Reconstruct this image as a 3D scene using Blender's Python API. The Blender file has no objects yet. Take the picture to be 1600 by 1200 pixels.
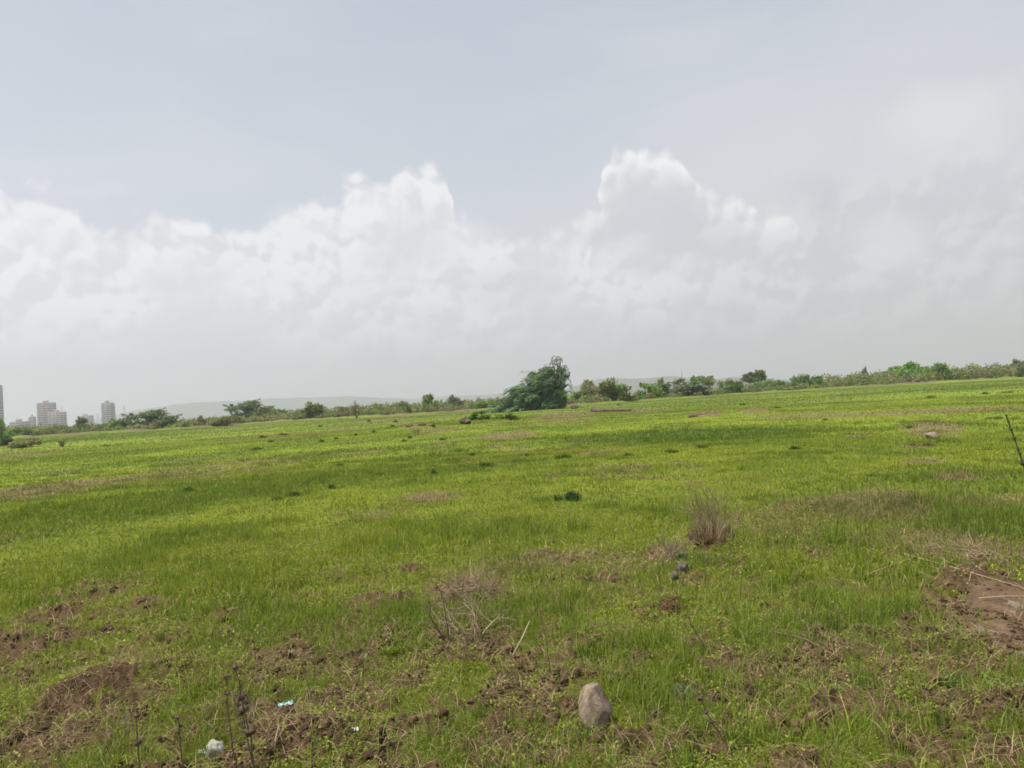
import bpy, math, random
import numpy as np
from mathutils import Vector, Matrix
C = bpy.context.scene.collection
sc = bpy.context.scene
PI = math.pi

# ------------------------------------------------------------------ camera
F = 1164.0                       # focal length in photo pixels (1600 wide)
CAMH = 1.6
HC, SL = 624.0, 0.0594           # horizon height at the photo's centre, slope
ROLL = math.atan(SL)
PITCH = math.atan((HC - 600) * math.cos(ROLL) / F)
cd = bpy.data.cameras.new('camera'); cam = bpy.data.objects.new('camera', cd); C.objects.link(cam)
cd.sensor_width = 36; cd.lens = 36 * F / 1600
cd.clip_start = 0.05; cd.clip_end = 20000
CM = Matrix.Rotation(PI/2 + PITCH, 3, 'X') @ Matrix.Rotation(-ROLL, 3, 'Z')
cam.matrix_world = Matrix.Translation((0, 0, CAMH)) @ CM.to_4x4()
sc.camera = cam
sc.render.resolution_x, sc.render.resolution_y = 1024, 768

def ray(px, py):
    return (CM @ Vector(((px-800)/F, -(py-600)/F, -1))).normalized()
def at(px, py, z=0.0):           # photo pixel -> point on the ground plane
    d = ray(px, py); t = (z-CAMH)/d.z
    return Vector((d.x*t, d.y*t, z))
def hor(px): return HC - SL*(px-800)
def far(px, dist):               # point on the ground in a pixel column at a distance
    d = ray(px, hor(px)); h = math.hypot(d.x, d.y)
    return Vector((d.x/h*dist, d.y/h*dist, 0))
def azel(px, py):
    d = ray(px, py); return math.atan2(d.x, d.y), math.asin(d.z)

# ------------------------------------------------------------------ world and sun
SUN = Vector((-0.42, -0.12, 0.90)).normalized()
sun_el = math.asin(SUN.z); sun_az = math.atan2(SUN.x, SUN.y)
sl = bpy.data.lights.new('sun', 'SUN'); so = bpy.data.objects.new('sun', sl); C.objects.link(so)
sl.energy = 5.0; sl.angle = math.radians(2.5); sl.color = (1, 0.955, 0.88)
so.rotation_euler = (-SUN).to_track_quat('-Z', 'Y').to_euler(); so.location = (-20, -10, 40)
sc.view_settings.view_transform = 'Standard'; sc.view_settings.look = 'None'
sc.view_settings.exposure = 0.26; sc.view_settings.gamma = 1.0

class NT:
    def __init__(s, tree): s.t = tree; s.n = tree.nodes; s.l = tree.links
    def put(s, sock, v):
        if v is None: return
        if isinstance(v, bpy.types.NodeSocket): s.l.new(v, sock)
        else:
            try: sock.default_value = v
            except Exception: sock.default_value = tuple(v)+(1,) if hasattr(v, '__len__') else (v, v, v)
    def m(s, op, a, b=None, c=None, clamp=False):
        n = s.n.new('ShaderNodeMath'); n.operation = op; n.use_clamp = clamp
        for i, v in enumerate((a, b, c)): s.put(n.inputs[i], v)
        return n.outputs[0]
    def v(s, op, a, b=None, scale=None):
        n = s.n.new('ShaderNodeVectorMath'); n.operation = op
        s.put(n.inputs[0], a)
        if b is not None: s.put(n.inputs[1], b)
        if scale is not None: s.put(n.inputs['Scale'], scale)
        return n.outputs['Value'] if op in ('DOT_PRODUCT', 'LENGTH', 'DISTANCE') else n.outputs[0]
    def noise(s, vec, scale, detail=4, rough=0.5, dist=0.0, color=False):
        n = s.n.new('ShaderNodeTexNoise'); s.put(n.inputs['Vector'], vec)
        n.inputs['Scale'].default_value = scale; n.inputs['Detail'].default_value = detail
        n.inputs['Roughness'].default_value = rough; n.inputs['Distortion'].default_value = dist
        return n.outputs['Color'] if color else n.outputs['Fac']
    def vor(s, vec, scale, smooth=0.5):
        n = s.n.new('ShaderNodeTexVoronoi'); n.feature = 'SMOOTH_F1'; s.put(n.inputs['Vector'], vec)
        n.inputs['Scale'].default_value = scale; n.inputs['Smoothness'].default_value = smooth
        return n.outputs['Distance']
    def ramp(s, x, a, b, c=0.0, d=1.0, smooth=True):
        n = s.n.new('ShaderNodeMapRange'); n.interpolation_type = 'SMOOTHSTEP' if smooth else 'LINEAR'
        s.put(n.inputs[0], x)
        for i, v in enumerate((a, b, c, d)): s.put(n.inputs[i+1], v)
        return n.outputs[0]
    def mix(s, f, a, b, typ='RGBA', blend='MIX'):
        n = s.n.new('ShaderNodeMix'); n.data_type = typ; n.blend_type = blend if typ == 'RGBA' else 'MIX'
        idx = {'RGBA': (6, 7, 2), 'FLOAT': (2, 3, 0), 'VECTOR': (4, 5, 1)}[typ]
        s.put(n.inputs[0], f); s.put(n.inputs[idx[0]], a); s.put(n.inputs[idx[1]], b)
        return n.outputs[idx[2]]
    def curve(s, x, pts):
        n = s.n.new('ShaderNodeFloatCurve'); s.put(n.inputs['Value'], x)
        c = n.mapping.curves[0]
        while len(c.points) > 2: c.points.remove(c.points[1])
        c.points[0].location = pts[0]; c.points[-1].location = pts[-1]
        for p in pts[1:-1]: c.points.new(*p)
        for p in c.points: p.handle_type = 'VECTOR'
        n.mapping.update(); return n.outputs[0]

w = bpy.data.worlds.new('World'); sc.world = w; w.use_nodes = True
N = NT(w.node_tree); N.n.clear()
geo = N.n.new('ShaderNodeTexCoord'); D = N.v('NORMALIZE', geo.outputs['Generated'])
sx = N.n.new('ShaderNodeSeparateXYZ'); N.l.new(D, sx.inputs[0])
az = N.m('ARCTAN2', sx.outputs[0], sx.outputs[1]); el = N.m('ARCSINE', sx.outputs[2])
def cov(f):                       # curve x axis: azimuth -1..1 rad -> 0..1 ; y: elevation 0..0.6 -> 0..1
    return N.m('MULTIPLY_ADD', f, 0.5, 0.5, clamp=True)
def top_pts(pp, base=0.12):
    out = [(0.0, base), ]
    for (x, y) in pp:
        a, e = azel(x, y); out.append((a*0.5+0.5, max(0, e/0.6)))
    out.append((1.0, base)); return out
# domain warp shared by the clouds (in bearing / elevation)
P = N.n.new('ShaderNodeCombineXYZ'); N.l.new(az, P.inputs[0]); N.l.new(el, P.inputs[1]); P0 = P.outputs[0]
def noise2(vec, scale, detail=4, rough=0.5, color=False):
    o = N.noise(vec, scale, detail, rough, color=color); o.node.noise_dimensions = '2D'; return o
def vor2(vec, scale, sm):
    o = N.vor(vec, scale, sm); o.node.voronoi_dimensions = '2D'; return o
wv = N.v('SUBTRACT', noise2(P0, 11.0, 3, 0.55, True), (0.5, 0.5, 0.5))
Dw = N.v('ADD', N.v('ADD', P0, N.v('SCALE', wv, scale=0.030)), N.v('SCALE', N.v('SUBTRACT', noise2(P0, 42.0, 3, 0.6, True), (0.5, 0.5, 0.5)), scale=0.008))
def billow(vec):
    r = N.m('MULTIPLY_ADD', vor2(vec, 19, .25), -0.75, 0.62)
    r = N.m('MULTIPLY_ADD', vor2(vec, 47, .25), -0.34, r)
    r = N.m('MULTIPLY_ADD', vor2(vec, 110, .3), -0.09, r)
    r = N.m('MULTIPLY_ADD', noise2(vec, 26, 6, 0.6), 0.34, r)
    return N.m('MULTIPLY_ADD', noise2(vec, 7.5, 2, 0.5), 0.45, r)
bil = billow(Dw)
relief = N.m('SUBTRACT', bil, billow(N.v('ADD', Dw, (-0.006, 0.0115, 0.0))))     # a little towards the light
swv = N.n.new('ShaderNodeSeparateXYZ'); N.l.new(wv, swv.inputs[0])
azw = N.m('MULTIPLY_ADD', swv.outputs[0], 0.05, az)
def layer(pp, amp, soft, base=0.12):
    t = N.m('MULTIPLY_ADD', N.curve(cov(azw), top_pts(pp, base)), 0.6, 0.011)
    h = N.m('SUBTRACT', N.m('MULTIPLY_ADD', N.m('SUBTRACT', bil, 0.75), amp, t), el)
    return h, N.ramp(h, -soft*0.2, soft)
h1, m1 = layer([(-60, 268), (0, 272), (60, 285), (112, 305), (124, 335), (150, 362), (195, 355), (225, 342), (290, 338), (345, 352), (380, 362),
               (405, 345), (450, 325), (530, 312), (545, 285), (600, 276), (625, 262), (655, 247), (680, 252), (700, 275), (704, 330),
               (735, 345), (790, 368), (806, 385), (820, 372), (860, 345), (932, 328), (980, 360), (1100, 400), (1350, 385), (1700, 330)], 0.048, 0.019)
h2, m2 = layer([(890, 620), (912, 560), (930, 330), (936, 290), (944, 255), (972, 226), (1008, 219), (1050, 222), (1066, 235), (1078, 268), (1096, 298),
               (1130, 318), (1180, 322), (1226, 345), (1246, 380), (1270, 450), (1300, 600)], 0.040, 0.015, 0.0)
Pw = N.v('ADD', P0, N.v('SCALE', wv, scale=0.045))
def blob(px, py, rx, ry, inner=0.2):
    a, e = azel(px, py)
    q = N.v('MULTIPLY', N.v('SUBTRACT', Pw, (a, e, 0)), (F/rx*0.8, F/ry*0.8, 0))
    return N.ramp(N.v('LENGTH', q), inner, 1.0, 1.0, 0.0)
# clear sky, already veiled by thin high cloud
sky = N.n.new('ShaderNodeTexSky'); sky.sky_type = 'NISHITA'; sky.sun_disc = False
sky.sun_elevation = sun_el; sky.sun_rotation = sun_az; sky.dust_density = 3.0; sky.air_density = 1.0
bgS = N.n.new('ShaderNodeBackground'); N.l.new(sky.outputs[0], bgS.inputs[0]); bgS.inputs[1].default_value = 0.10
# cloud colour
high = N.ramp(el, 0.01, 0.15)
low = N.ramp(el, 0.0, 0.16)
veiln = N.noise(N.v('MULTIPLY', D, (1, 1, 3.5)), 2.6, 5, 0.55, 0.6)
veilc = N.mix(N.ramp(el, 0.10, 0.62), (0.595, 0.648, 0.715), (0.440, 0.500, 0.570))
veilc = N.mix(N.ramp(veiln, 0.35, 0.7), veilc, N.mix(0.5, veilc, (0.68, 0.68, 0.71)))
rel = N.m('MULTIPLY_ADD', relief, 2.9, 0.52, clamp=True)
edge1 = N.ramp(h1, 0.0, 0.19, 1.0, 0.0)
edge2 = N.ramp(h2, 0.0, 0.085, 1.0, 0.0)
patch = noise2(Dw, 6.0, 3, 0.55)
l1 = N.m('MULTIPLY', N.m('MULTIPLY_ADD', edge1, 0.55, N.ramp(patch, 0.36, 0.60, 0.0, 0.95)), rel)
l2 = N.m('MULTIPLY', N.m('MULTIPLY_ADD', edge2, 1.1, 0.05), N.m('MULTIPLY_ADD', rel, 0.8, 0.2))
l1 = N.m('MULTIPLY', l1, high)
grey = N.mix(low, (0.625, 0.630, 0.655), (0.735, 0.740, 0.765))
c1 = N.mix(N.m('MINIMUM', N.m('MULTIPLY', l1, 1.3), 1.0), grey, (0.90, 0.90, 0.90))
grey2 = N.mix(N.ramp(el, 0.06, 0.2), (0.72, 0.72, 0.74), (0.625, 0.635, 0.660))
c2 = N.mix(N.m('MINIMUM', l2, 1.0), grey2, (0.97, 0.955, 0.94))
# veil over the right half
vr = N.m('MULTIPLY', N.ramp(N.m('MULTIPLY_ADD', veiln, 0.25, N.m('MULTIPLY_ADD', el, -0.9, az)), -0.18, 0.22), N.ramp(el, 0.5, 0.2))
col = N.mix(N.m('MULTIPLY', vr, 0.8), veilc, (0.700, 0.700, 0.715))
col = N.mix(N.m('MULTIPLY', m1, N.ramp(az, 0.20, 0.50, 1.0, 0.55)), col, c1)
h3, m3 = layer([(1060, 420), (1110, 330), (1180, 258), (1290, 240), (1380, 215), (1440, 172), (1520, 160), (1600, 175), (1750, 150)], 0.09, 0.13, 0.0)
t3 = noise2(Dw, 13.0, 4, 0.55)
c3 = N.mix(N.ramp(N.m('MULTIPLY_ADD', relief, 0.9, t3), 0.36, 0.68), (0.600, 0.610, 0.640), (0.775, 0.772, 0.780))
col = N.mix(N.m('MULTIPLY', m3, 0.75), col, c3)
# haze in front of the lower part of the bank and the right end
fade2 = N.m('MULTIPLY', N.m('MULTIPLY', m2, N.ramp(el, 0.135, 0.215)), N.ramp(h2, 0.055, 0.15, 1.0, 0.0))
col = N.mix(fade2, col, c2)
for (px, py, rx, ry, k, cc) in [(1395, 378, 62, 50, .95, (0.81, 0.81, 0.805)), (1480, 192, 95, 52, .85, (0.78, 0.77, 0.765)), (1286, 298, 44, 32, .6, (0.55, 0.575, 0.61)),
                                (1040, 372, 110, 70, .45, (0.58, 0.60, 0.63)), (1440, 330, 180, 45, .25, (0.58, 0.60, 0.63)), (1560, 380, 60, 25, .4, (0.74, 0.74, 0.74)),
                                (860, 430, 60, 60, .3, (0.72, 0.72, 0.73)), (560, 450, 70, 40, .4, (0.80, 0.80, 0.80)), (740, 372, 60, 40, .5, (0.86, 0.86, 0.86)),
                                (480, 350, 60, 35, .45, (0.86, 0.86, 0.87)), (330, 425, 90, 35, .4, (0.82, 0.82, 0.82)), (780, 450, 90, 40, .35, (0.58, 0.595, 0.62)),
                                (1230, 250, 70, 30, .3, (0.70, 0.71, 0.72)), (150, 300, 60, 12, .3, (0.72, 0.74, 0.77)), (60, 520, 80, 40, .2, (0.72, 0.72, 0.73))]:
    col = N.mix(N.m('MULTIPLY', blob(px, py, rx, ry), k), col, cc)
lowh = N.ramp(el, -0.03, 0.10, 0.85, 0.0)
lown = N.noise(N.v('MULTIPLY', D, (1, 1, 6)), 4.0, 4, 0.55)
col = N.mix(lowh, col, N.mix(lown, (0.600, 0.610, 0.635), (0.665, 0.668, 0.685)))
bgC = N.n.new('ShaderNodeBackground'); N.l.new(col, bgC.inputs[0]); bgC.inputs[1].default_value = 0.91
ms = N.n.new('ShaderNodeMixShader'); ms.inputs[0].default_value = 0.92
N.l.new(bgS.outputs[0], ms.inputs[1]); N.l.new(bgC.outputs[0], ms.inputs[2])
wo = N.n.new('ShaderNodeOutputWorld'); N.l.new(ms.outputs[0], wo.inputs[0])
w.cycles.sampling_method = 'NONE'

cy = sc.cycles
cy.max_bounces = 5; cy.diffuse_bounces = 3; cy.glossy_bounces = 2; cy.transmission_bounces = 3
cy.transparent_max_bounces = 6; cy.volume_bounces = 1; cy.use_denoising = True
cy.use_adaptive_sampling = True; cy.adaptive_threshold = 0.02
cy.filter_width = 1.7
cy.caustics_reflective = False; cy.caustics_refractive = False
cy.sample_clamp_indirect = 4

# ------------------------------------------------------------------ materials
def attr_mat(name, rough=0.8, transl=0.0, nscale=30, namp=0.25, spec=0.2, bump=0.0, bscale=60):
    m = bpy.data.materials.new(name); m.use_nodes = True; n = NT(m.node_tree); n.n.clear()
    a = n.n.new('ShaderNodeAttribute'); a.attribute_name = 'Col'
    tc = n.n.new('ShaderNodeTexCoord')
    f = n.noise(tc.outputs['Object'], nscale, 4, 0.6)
    k = n.m('MULTIPLY_ADD', f, namp*2, 1-namp)
    col = n.v('SCALE', a.outputs['Color'], scale=k)
    b = n.n.new('ShaderNodeBsdfPrincipled'); n.l.new(col, b.inputs['Base Color'])
    b.inputs['Roughness'].default_value = rough; b.inputs['Specular IOR Level'].default_value = spec
    if bump:
        bp = n.n.new('ShaderNodeBump'); bp.inputs['Strength'].default_value = 1; bp.inputs['Distance'].default_value = bump
        n.l.new(n.noise(tc.outputs['Object'], bscale, 6, 0.65), bp.inputs['Height']); n.l.new(bp.outputs[0], b.inputs['Normal'])
    out = n.n.new('ShaderNodeOutputMaterial'); sh = b.outputs[0]
    if transl:
        t = n.n.new('ShaderNodeBsdfTranslucent'); n.l.new(n.v('MULTIPLY', col, (1.25, 1.15, 0.6)), t.inputs[0])
        x = n.n.new('ShaderNodeMixShader'); x.inputs[0].default_value = transl
        n.l.new(sh, x.inputs[1]); n.l.new(t.outputs[0], x.inputs[2]); sh = x.outputs[0]
    n.l.new(sh, out.inputs[0]); return m
def flat_mat(name, c1, c2, scale=20, rough=0.85, spec=0.3, bump=0.0, bscale=60, detail=5):
    m = bpy.data.materials.new(name); m.use_nodes = True; n = NT(m.node_tree); b = n.n['Principled BSDF']
    tc = n.n.new('ShaderNodeTexCoord')
    n.l.new(n.mix(n.ramp(n.noise(tc.outputs['Object'], scale, detail, 0.6), 0.3, 0.7), c1, c2), b.inputs['Base Color'])
    b.inputs['Roughness'].default_value = rough; b.inputs['Specular IOR Level'].default_value = spec
    if bump:
        bp = n.n.new('ShaderNodeBump'); bp.inputs['Distance'].default_value = bump
        n.l.new(n.noise(tc.outputs['Object'], bscale, 6, 0.65), bp.inputs['Height']); n.l.new(bp.outputs[0], b.inputs['Normal'])
    return m
M_leaf = attr_mat('leaf', 0.65, 0.30, 3, 0.15)
M_grass = attr_mat('grass', 0.55, 0.35, 8, 0.12, 0.25)
M_dry = attr_mat('straw', 0.8, 0.15, 20, 0.15)
M_bark = flat_mat('bark', (0.07, 0.05, 0.035), (0.13, 0.10, 0.075), 12, 0.9, 0.2, 0.01, 30)
M_grey_bark = flat_mat('grey_bark', (0.065, 0.046, 0.032), (0.19, 0.14, 0.10), 14, 0.9, 0.2, 0.01, 30)
M_clod = attr_mat('clod', 0.95, 0, 40, 0.3, 0.1, 0.006, 90)

# ------------------------------------------------------------------ mesh helpers
def mesh_np(name, V, faces, mat, col=None, parent=None, smooth=False):
    """V (n,3); faces (m,3) or (m,4) int array, or list of such arrays"""
    fl = faces if isinstance(faces, list) else [faces]
    me = bpy.data.meshes.new(name); V = np.asarray(V, np.float32)
    me.vertices.add(len(V)); me.vertices.foreach_set('co', V.ravel())
    lv = np.concatenate([np.asarray(f, np.int32).ravel() for f in fl])
    cnt = np.concatenate([np.full(len(f), f.shape[1], np.int32) for f in fl])
    st = np.concatenate([[0], np.cumsum(cnt)[:-1]]).astype(np.int32)
    me.loops.add(len(lv)); me.loops.foreach_set('vertex_index', lv)
    me.polygons.add(len(cnt)); me.polygons.foreach_set('loop_start', st)
    if smooth: me.polygons.foreach_set('use_smooth', np.ones(len(cnt), bool))
    me.update(calc_edges=True)
    if col is not None:
        a = me.color_attributes.new('Col', 'FLOAT_COLOR', 'POINT')
        cc = np.ones((len(V), 4), np.float32); cc[:, :3] = col; a.data.foreach_set('color', cc.ravel())
    me.materials.append(mat)
    o = bpy.data.objects.new(name, me); C.objects.link(o)
    if parent is not None: o.parent = parent
    return o
def tag(o, label=None, cat=None, group=None, kind=None):
    if label: o['label'] = label
    if cat: o['category'] = cat
    if group: o['group'] = group
    if kind: o['kind'] = kind
    return o
def empty(name, loc=(0, 0, 0), rz=0.0, label=None, cat=None, group=None):
    o = bpy.data.objects.new(name, None); C.objects.link(o); o.location = loc; o.rotation_euler = (0, 0, rz)
    o.empty_display_size = 0.2
    return tag(o, label, cat, group)
class MB:
    def __init__(s): s.V = []; s.F3 = []; s.F4 = []; s.c = []; s.n = 0
    def add(s, V, F, col=(1, 1, 1)):
        V = np.asarray(V, float); F = np.asarray(F, int) + s.n
        (s.F3 if F.shape[1] == 3 else s.F4).append(F); s.V.append(V)
        cc = np.empty((len(V), 3)); cc[:] = col; s.c.append(cc); s.n += len(V)
    def tube(s, pts, rad, n=6, col=(1, 1, 1), cap=True):
        pts = np.asarray(pts, float); k = len(pts)
        rad = np.broadcast_to(np.asarray(rad, float), (k,)) if np.ndim(rad) == 0 else np.asarray(rad, float)
        t = np.gradient(pts, axis=0); t /= np.linalg.norm(t, axis=1)[:, None] + 1e-9
        ref = np.where(np.abs(t[:, 2:3]) > 0.9, np.array([[1., 0, 0]]), np.array([[0, 0, 1.]]))
        ref = np.tile(ref[0], (k, 1))
        u = np.cross(t, ref); u /= np.linalg.norm(u, axis=1)[:, None] + 1e-9; v = np.cross(t, u)
        a = np.arange(n)*2*PI/n
        V = (pts[:, None] + rad[:, None, None]*(np.cos(a)[None, :, None]*u[:, None] + np.sin(a)[None, :, None]*v[:, None])).reshape(-1, 3)
        i = np.arange(k-1)[:, None]*n + np.arange(n)[None]; j = np.arange(k-1)[:, None]*n + (np.arange(n)[None]+1) % n
        q = np.stack([i, j, j+n, i+n], -1).reshape(-1, 4)
        s.add(V, q, col)
        if cap:
            for e, r0 in ((0, 0), (k-1, (k-1)*n)):
                cV = np.vstack([V[r0:r0+n], pts[e]]); f = [(x, (x+1) % n, n) if e else ((x+1) % n, x, n) for x in range(n)]
                s.add(cV, f, col)
    def box(s, x0, x1, y0, y1, z0, z1, col=(1, 1, 1)):
        V = [(x, y, z) for z in (z0, z1) for y in (y0, y1) for x in (x0, x1)]
        s.add(V, [(0, 2, 3, 1), (4, 5, 7, 6), (0, 1, 5, 4), (2, 6, 7, 3), (0, 4, 6, 2), (1, 3, 7, 5)], col)
    def build(s, name, mat, parent=None, smooth=False):
        fl = []
        if s.F3: fl.append(np.vstack(s.F3))
        if s.F4: fl.append(np.vstack(s.F4))
        return mesh_np(name, np.vstack(s.V), fl, mat, np.vstack(s.c), parent, smooth)

def hash2(ix, iy, seed):
    h = (ix.astype(np.int64)*374761393 + iy.astype(np.int64)*668265263 + seed*974634777) & 0xffffffff
    h = ((h ^ (h >> 13))*1274126177) & 0xffffffff
    return ((h ^ (h >> 16)) & 0xffffff)/float(0xffffff)
def vnoise(x, y, seed=0):
    ix = np.floor(x); iy = np.floor(y); fx = x-ix; fy = y-iy
    fx = fx*fx*fx*(fx*(fx*6-15)+10); fy = fy*fy*fy*(fy*(fy*6-15)+10)
    a = hash2(ix, iy, seed); b = hash2(ix+1, iy, seed); c = hash2(ix, iy+1, seed); d = hash2(ix+1, iy+1, seed)
    return (a*(1-fx)+b*fx)*(1-fy) + (c*(1-fx)+d*fx)*fy
def fbm(x, y, sc_, oct=4, seed=0, rough=0.5):
    s = 0; a = 1; t = 0
    for k in range(oct):
        s = s + a*vnoise(x/sc_*2**k + 17.3*k, y/sc_*2**k - 9.1*k, seed+k); t += a; a *= rough
    return s/t
def sstep(x, a, b):
    t = np.clip((x-a)/(b-a), 0, 1); return t*t*(3-2*t)

# ------------------------------------------------------------------ ground zones (ellipses in bearing / log-distance about the viewpoint)
def zone(spec):
    out = []
    for s in spec:
        px, py, hw, hh = s[:4]; k = s[4] if len(s) > 4 else 1.0
        c = at(px, py); a0 = math.atan2(c.x, c.y); r0 = math.hypot(c.x, c.y)
        b = max(py-hh, hor(px)+2.5)
        n_ = at(px, py+hh).length; f_ = at(px, b).length
        out.append((a0, math.log(r0), hw/F, 0.5*abs(math.log(f_/n_)), k))
    return out
def ev(zs, A, L, wob):
    v = np.zeros_like(A)
    for a0, l0, wa, wl, k in zs:
        sel = (np.abs(A-a0) < wa*1.6) & (np.abs(L-l0) < wl*1.9)
        if not sel.any(): continue
        q = np.sqrt(((A[sel]-a0)/wa)**2 + ((L[sel]-l0)/wl)**2) + (wob[sel]-0.5)*1.1
        v[sel] = np.maximum(v[sel], k*sstep(q, 1.15, 0.6))
    return v
Z_soil = zone([(30, 1010, 95, 30), (75, 965, 50, 14), (150, 925, 75, 20, .8), (215, 950, 60, 18, .8), (175, 1085, 55, 16), (110, 1110, 60, 20), (60, 1165, 110, 38), (20, 1190, 80, 30),
    (180, 1150, 60, 20, .7), (300, 1160, 60, 25, .8), (380, 1115, 50, 16, .8), (470, 1165, 70, 34), (540, 1105, 85, 34, .9), (455, 1030, 45, 20, .8), (285, 1050, 50, 18, .7), (250, 1000, 45, 14, .7),
    (345, 965, 35, 14, .8), (575, 950, 45, 14), (620, 945, 35, 12), (640, 892, 25, 9), (520, 900, 25, 12, .7), (700, 1025, 70, 20, .8), (725, 925, 50, 18, .9), (790, 1010, 40, 20, .7), (640, 1060, 60, 24, .8),
    (650, 1130, 60, 22, .7), (740, 1150, 60, 26, .8), (840, 868, 34, 7), (885, 876, 36, 8), (960, 903, 46, 10), (1105, 855, 40, 15), (1030, 870, 26, 15), (995, 1040, 18, 18, .9),
    (1170, 900, 30, 12, .6), (1290, 868, 34, 14, .8), (1250, 795, 45, 14, .8), (1340, 790, 50, 10, .8), (1395, 780, 40, 14, .8), (1420, 862, 60, 14, .7),
    (1530, 920, 75, 45), (1570, 980, 80, 60), (1480, 985, 30, 45, .9), (1470, 1050, 60, 28, .9), (1590, 1120, 50, 45), (1555, 1150, 60, 30, .9), (1440, 1165, 60, 24, .9), (1290, 1112, 40, 17),
    (1360, 1110, 45, 25, .7), (1215, 1030, 40, 13, .8), (1030, 1130, 30, 20, .7), (890, 1185, 60, 18, .6), (1330, 1010, 40, 18, .6), (980, 1160, 40, 20, .5), (1540, 1060, 60, 34, .9), (1490, 1110, 50, 28, .9), (1585, 1180, 50, 30), (1140, 880, 40, 14, .7), (1085, 905, 40, 14, .7), (1240, 850, 50, 14, .6), (1120, 1020, 40, 14, .7), (880, 920, 40, 12, .6), (1180, 1180, 60, 20, .5)])
Z_mud = zone([(1560, 935, 55, 28), (1590, 1000, 40, 40), (1530, 960, 60, 40, .8)])
Z_dry = zone([(670, 775, 50, 8), (790, 680, 55, 5), (880, 650, 55, 8), (650, 666, 30, 6), (690, 672, 30, 4, .7), (935, 705, 40, 3.5, .8), (1455, 670, 42, 8), (1430, 695, 25, 3), (1440, 718, 35, 5, .8),
    (1105, 650, 28, 4), (1180, 645, 30, 4), (1005, 642, 45, 6, .6), (1490, 745, 28, 6), (1510, 640, 110, 3.5), (1350, 647, 110, 3.5, .8), (1240, 650, 60, 3, .6), (110, 757, 110, 7, .8),
    (50, 770, 70, 8, .8), (260, 742, 150, 6, .6), (340, 725, 120, 4, .6), (560, 706, 60, 4, .4), (440, 680, 120, 4, .4), (20, 710, 60, 5, .6), (1540, 790, 70, 8, .8), (1600, 785, 40, 10, .8),
    (1450, 850, 110, 22, .8), (1360, 800, 100, 20, .7), (1200, 820, 110, 22, .55), (920, 880, 160, 22, .5), (730, 925, 60, 25, .6), (1560, 870, 70, 20), (100, 735, 40, 4, .4), (590, 800, 60, 5, .3),
    (420, 660, 80, 3, .4), (590, 657, 60, 3, .5), (740, 640, 60, 4, .5)])
Z_dark = zone([(1080, 679, 235, 11, 1.0), (1260, 672, 90, 5, .7), (300, 775, 230, 14, .65), (150, 800, 190, 20, .6), (30, 830, 90, 25, .5), (470, 745, 200, 11, .6), (640, 738, 150, 8, .5),
    (1500, 745, 110, 14, .6), (1430, 800, 200, 24, .5), (1560, 830, 90, 30, .7), (1300, 850, 120, 20, .5), (100, 715, 150, 6, .6), (280, 715, 140, 6, .6), (200, 682, 120, 4, .4), (1250, 625, 150, 4, .5),
    (1500, 606, 140, 3, .6), (1080, 632, 180, 4, .5), (440, 695, 120, 4, .5), (560, 686, 100, 3, .4), (1350, 690, 120, 8, .3)])
Z_lite = zone([(500, 800, 260, 26, .8), (620, 860, 260, 40, .5), (1000, 735, 260, 26, .7), (1250, 700, 230, 16, .6), (1450, 720, 150, 14, .5), (120, 695, 130, 5, .8), (900, 650, 120, 6, .3), (1200, 655, 300, 5, .5), (860, 760, 200, 20, .5)])
E_px = np.array([-400, 0, 60, 250, 500, 620, 760, 900, 1000, 1170, 1400, 1600, 2000])
E_py = np.array([702, 686, 683, 672, 656, 650, 641.5, 634, 627, 616, 602, 589, 565])
E_az = np.array([azel(x, hor(x))[0] for x in E_px]); E_r = np.array([at(x, y).length for x, y in zip(E_px, E_py)])
MOUND = [(1370, 795, 60, 15, 0.16), (1110, 850, 60, 18, 0.14), (1250, 805, 70, 16, 0.13), (150, 1085, 110, 20, 0.10), (75, 965, 70, 12, 0.05), (600, 945, 60, 12, 0.05), (470, 1165, 60, 25, 0.06),
         (1455, 668, 50, 8, 0.16), (1180, 645, 30, 5, 0.25), (1105, 649, 30, 5, 0.22), (655, 668, 35, 6, 0.25), (1048, 945, 30, 14, 0.05), (1590, 1130, 70, 40, 0.08), (735, 930, 60, 18, 0.05), (1285, 1105, 45, 18, 0.04)]
Z_mound = zone([m[:4] for m in MOUND])
GRN = np.array([0.152, 0.220, 0.022]); YEL = np.array([0.282, 0.332, 0.032]); DRK = np.array([0.075, 0.140, 0.014])
SOIL = np.array([0.104, 0.064, 0.038]); DRY = np.array([0.255, 0.195, 0.105]); FARG = np.array([0.165, 0.225, 0.040])
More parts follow.
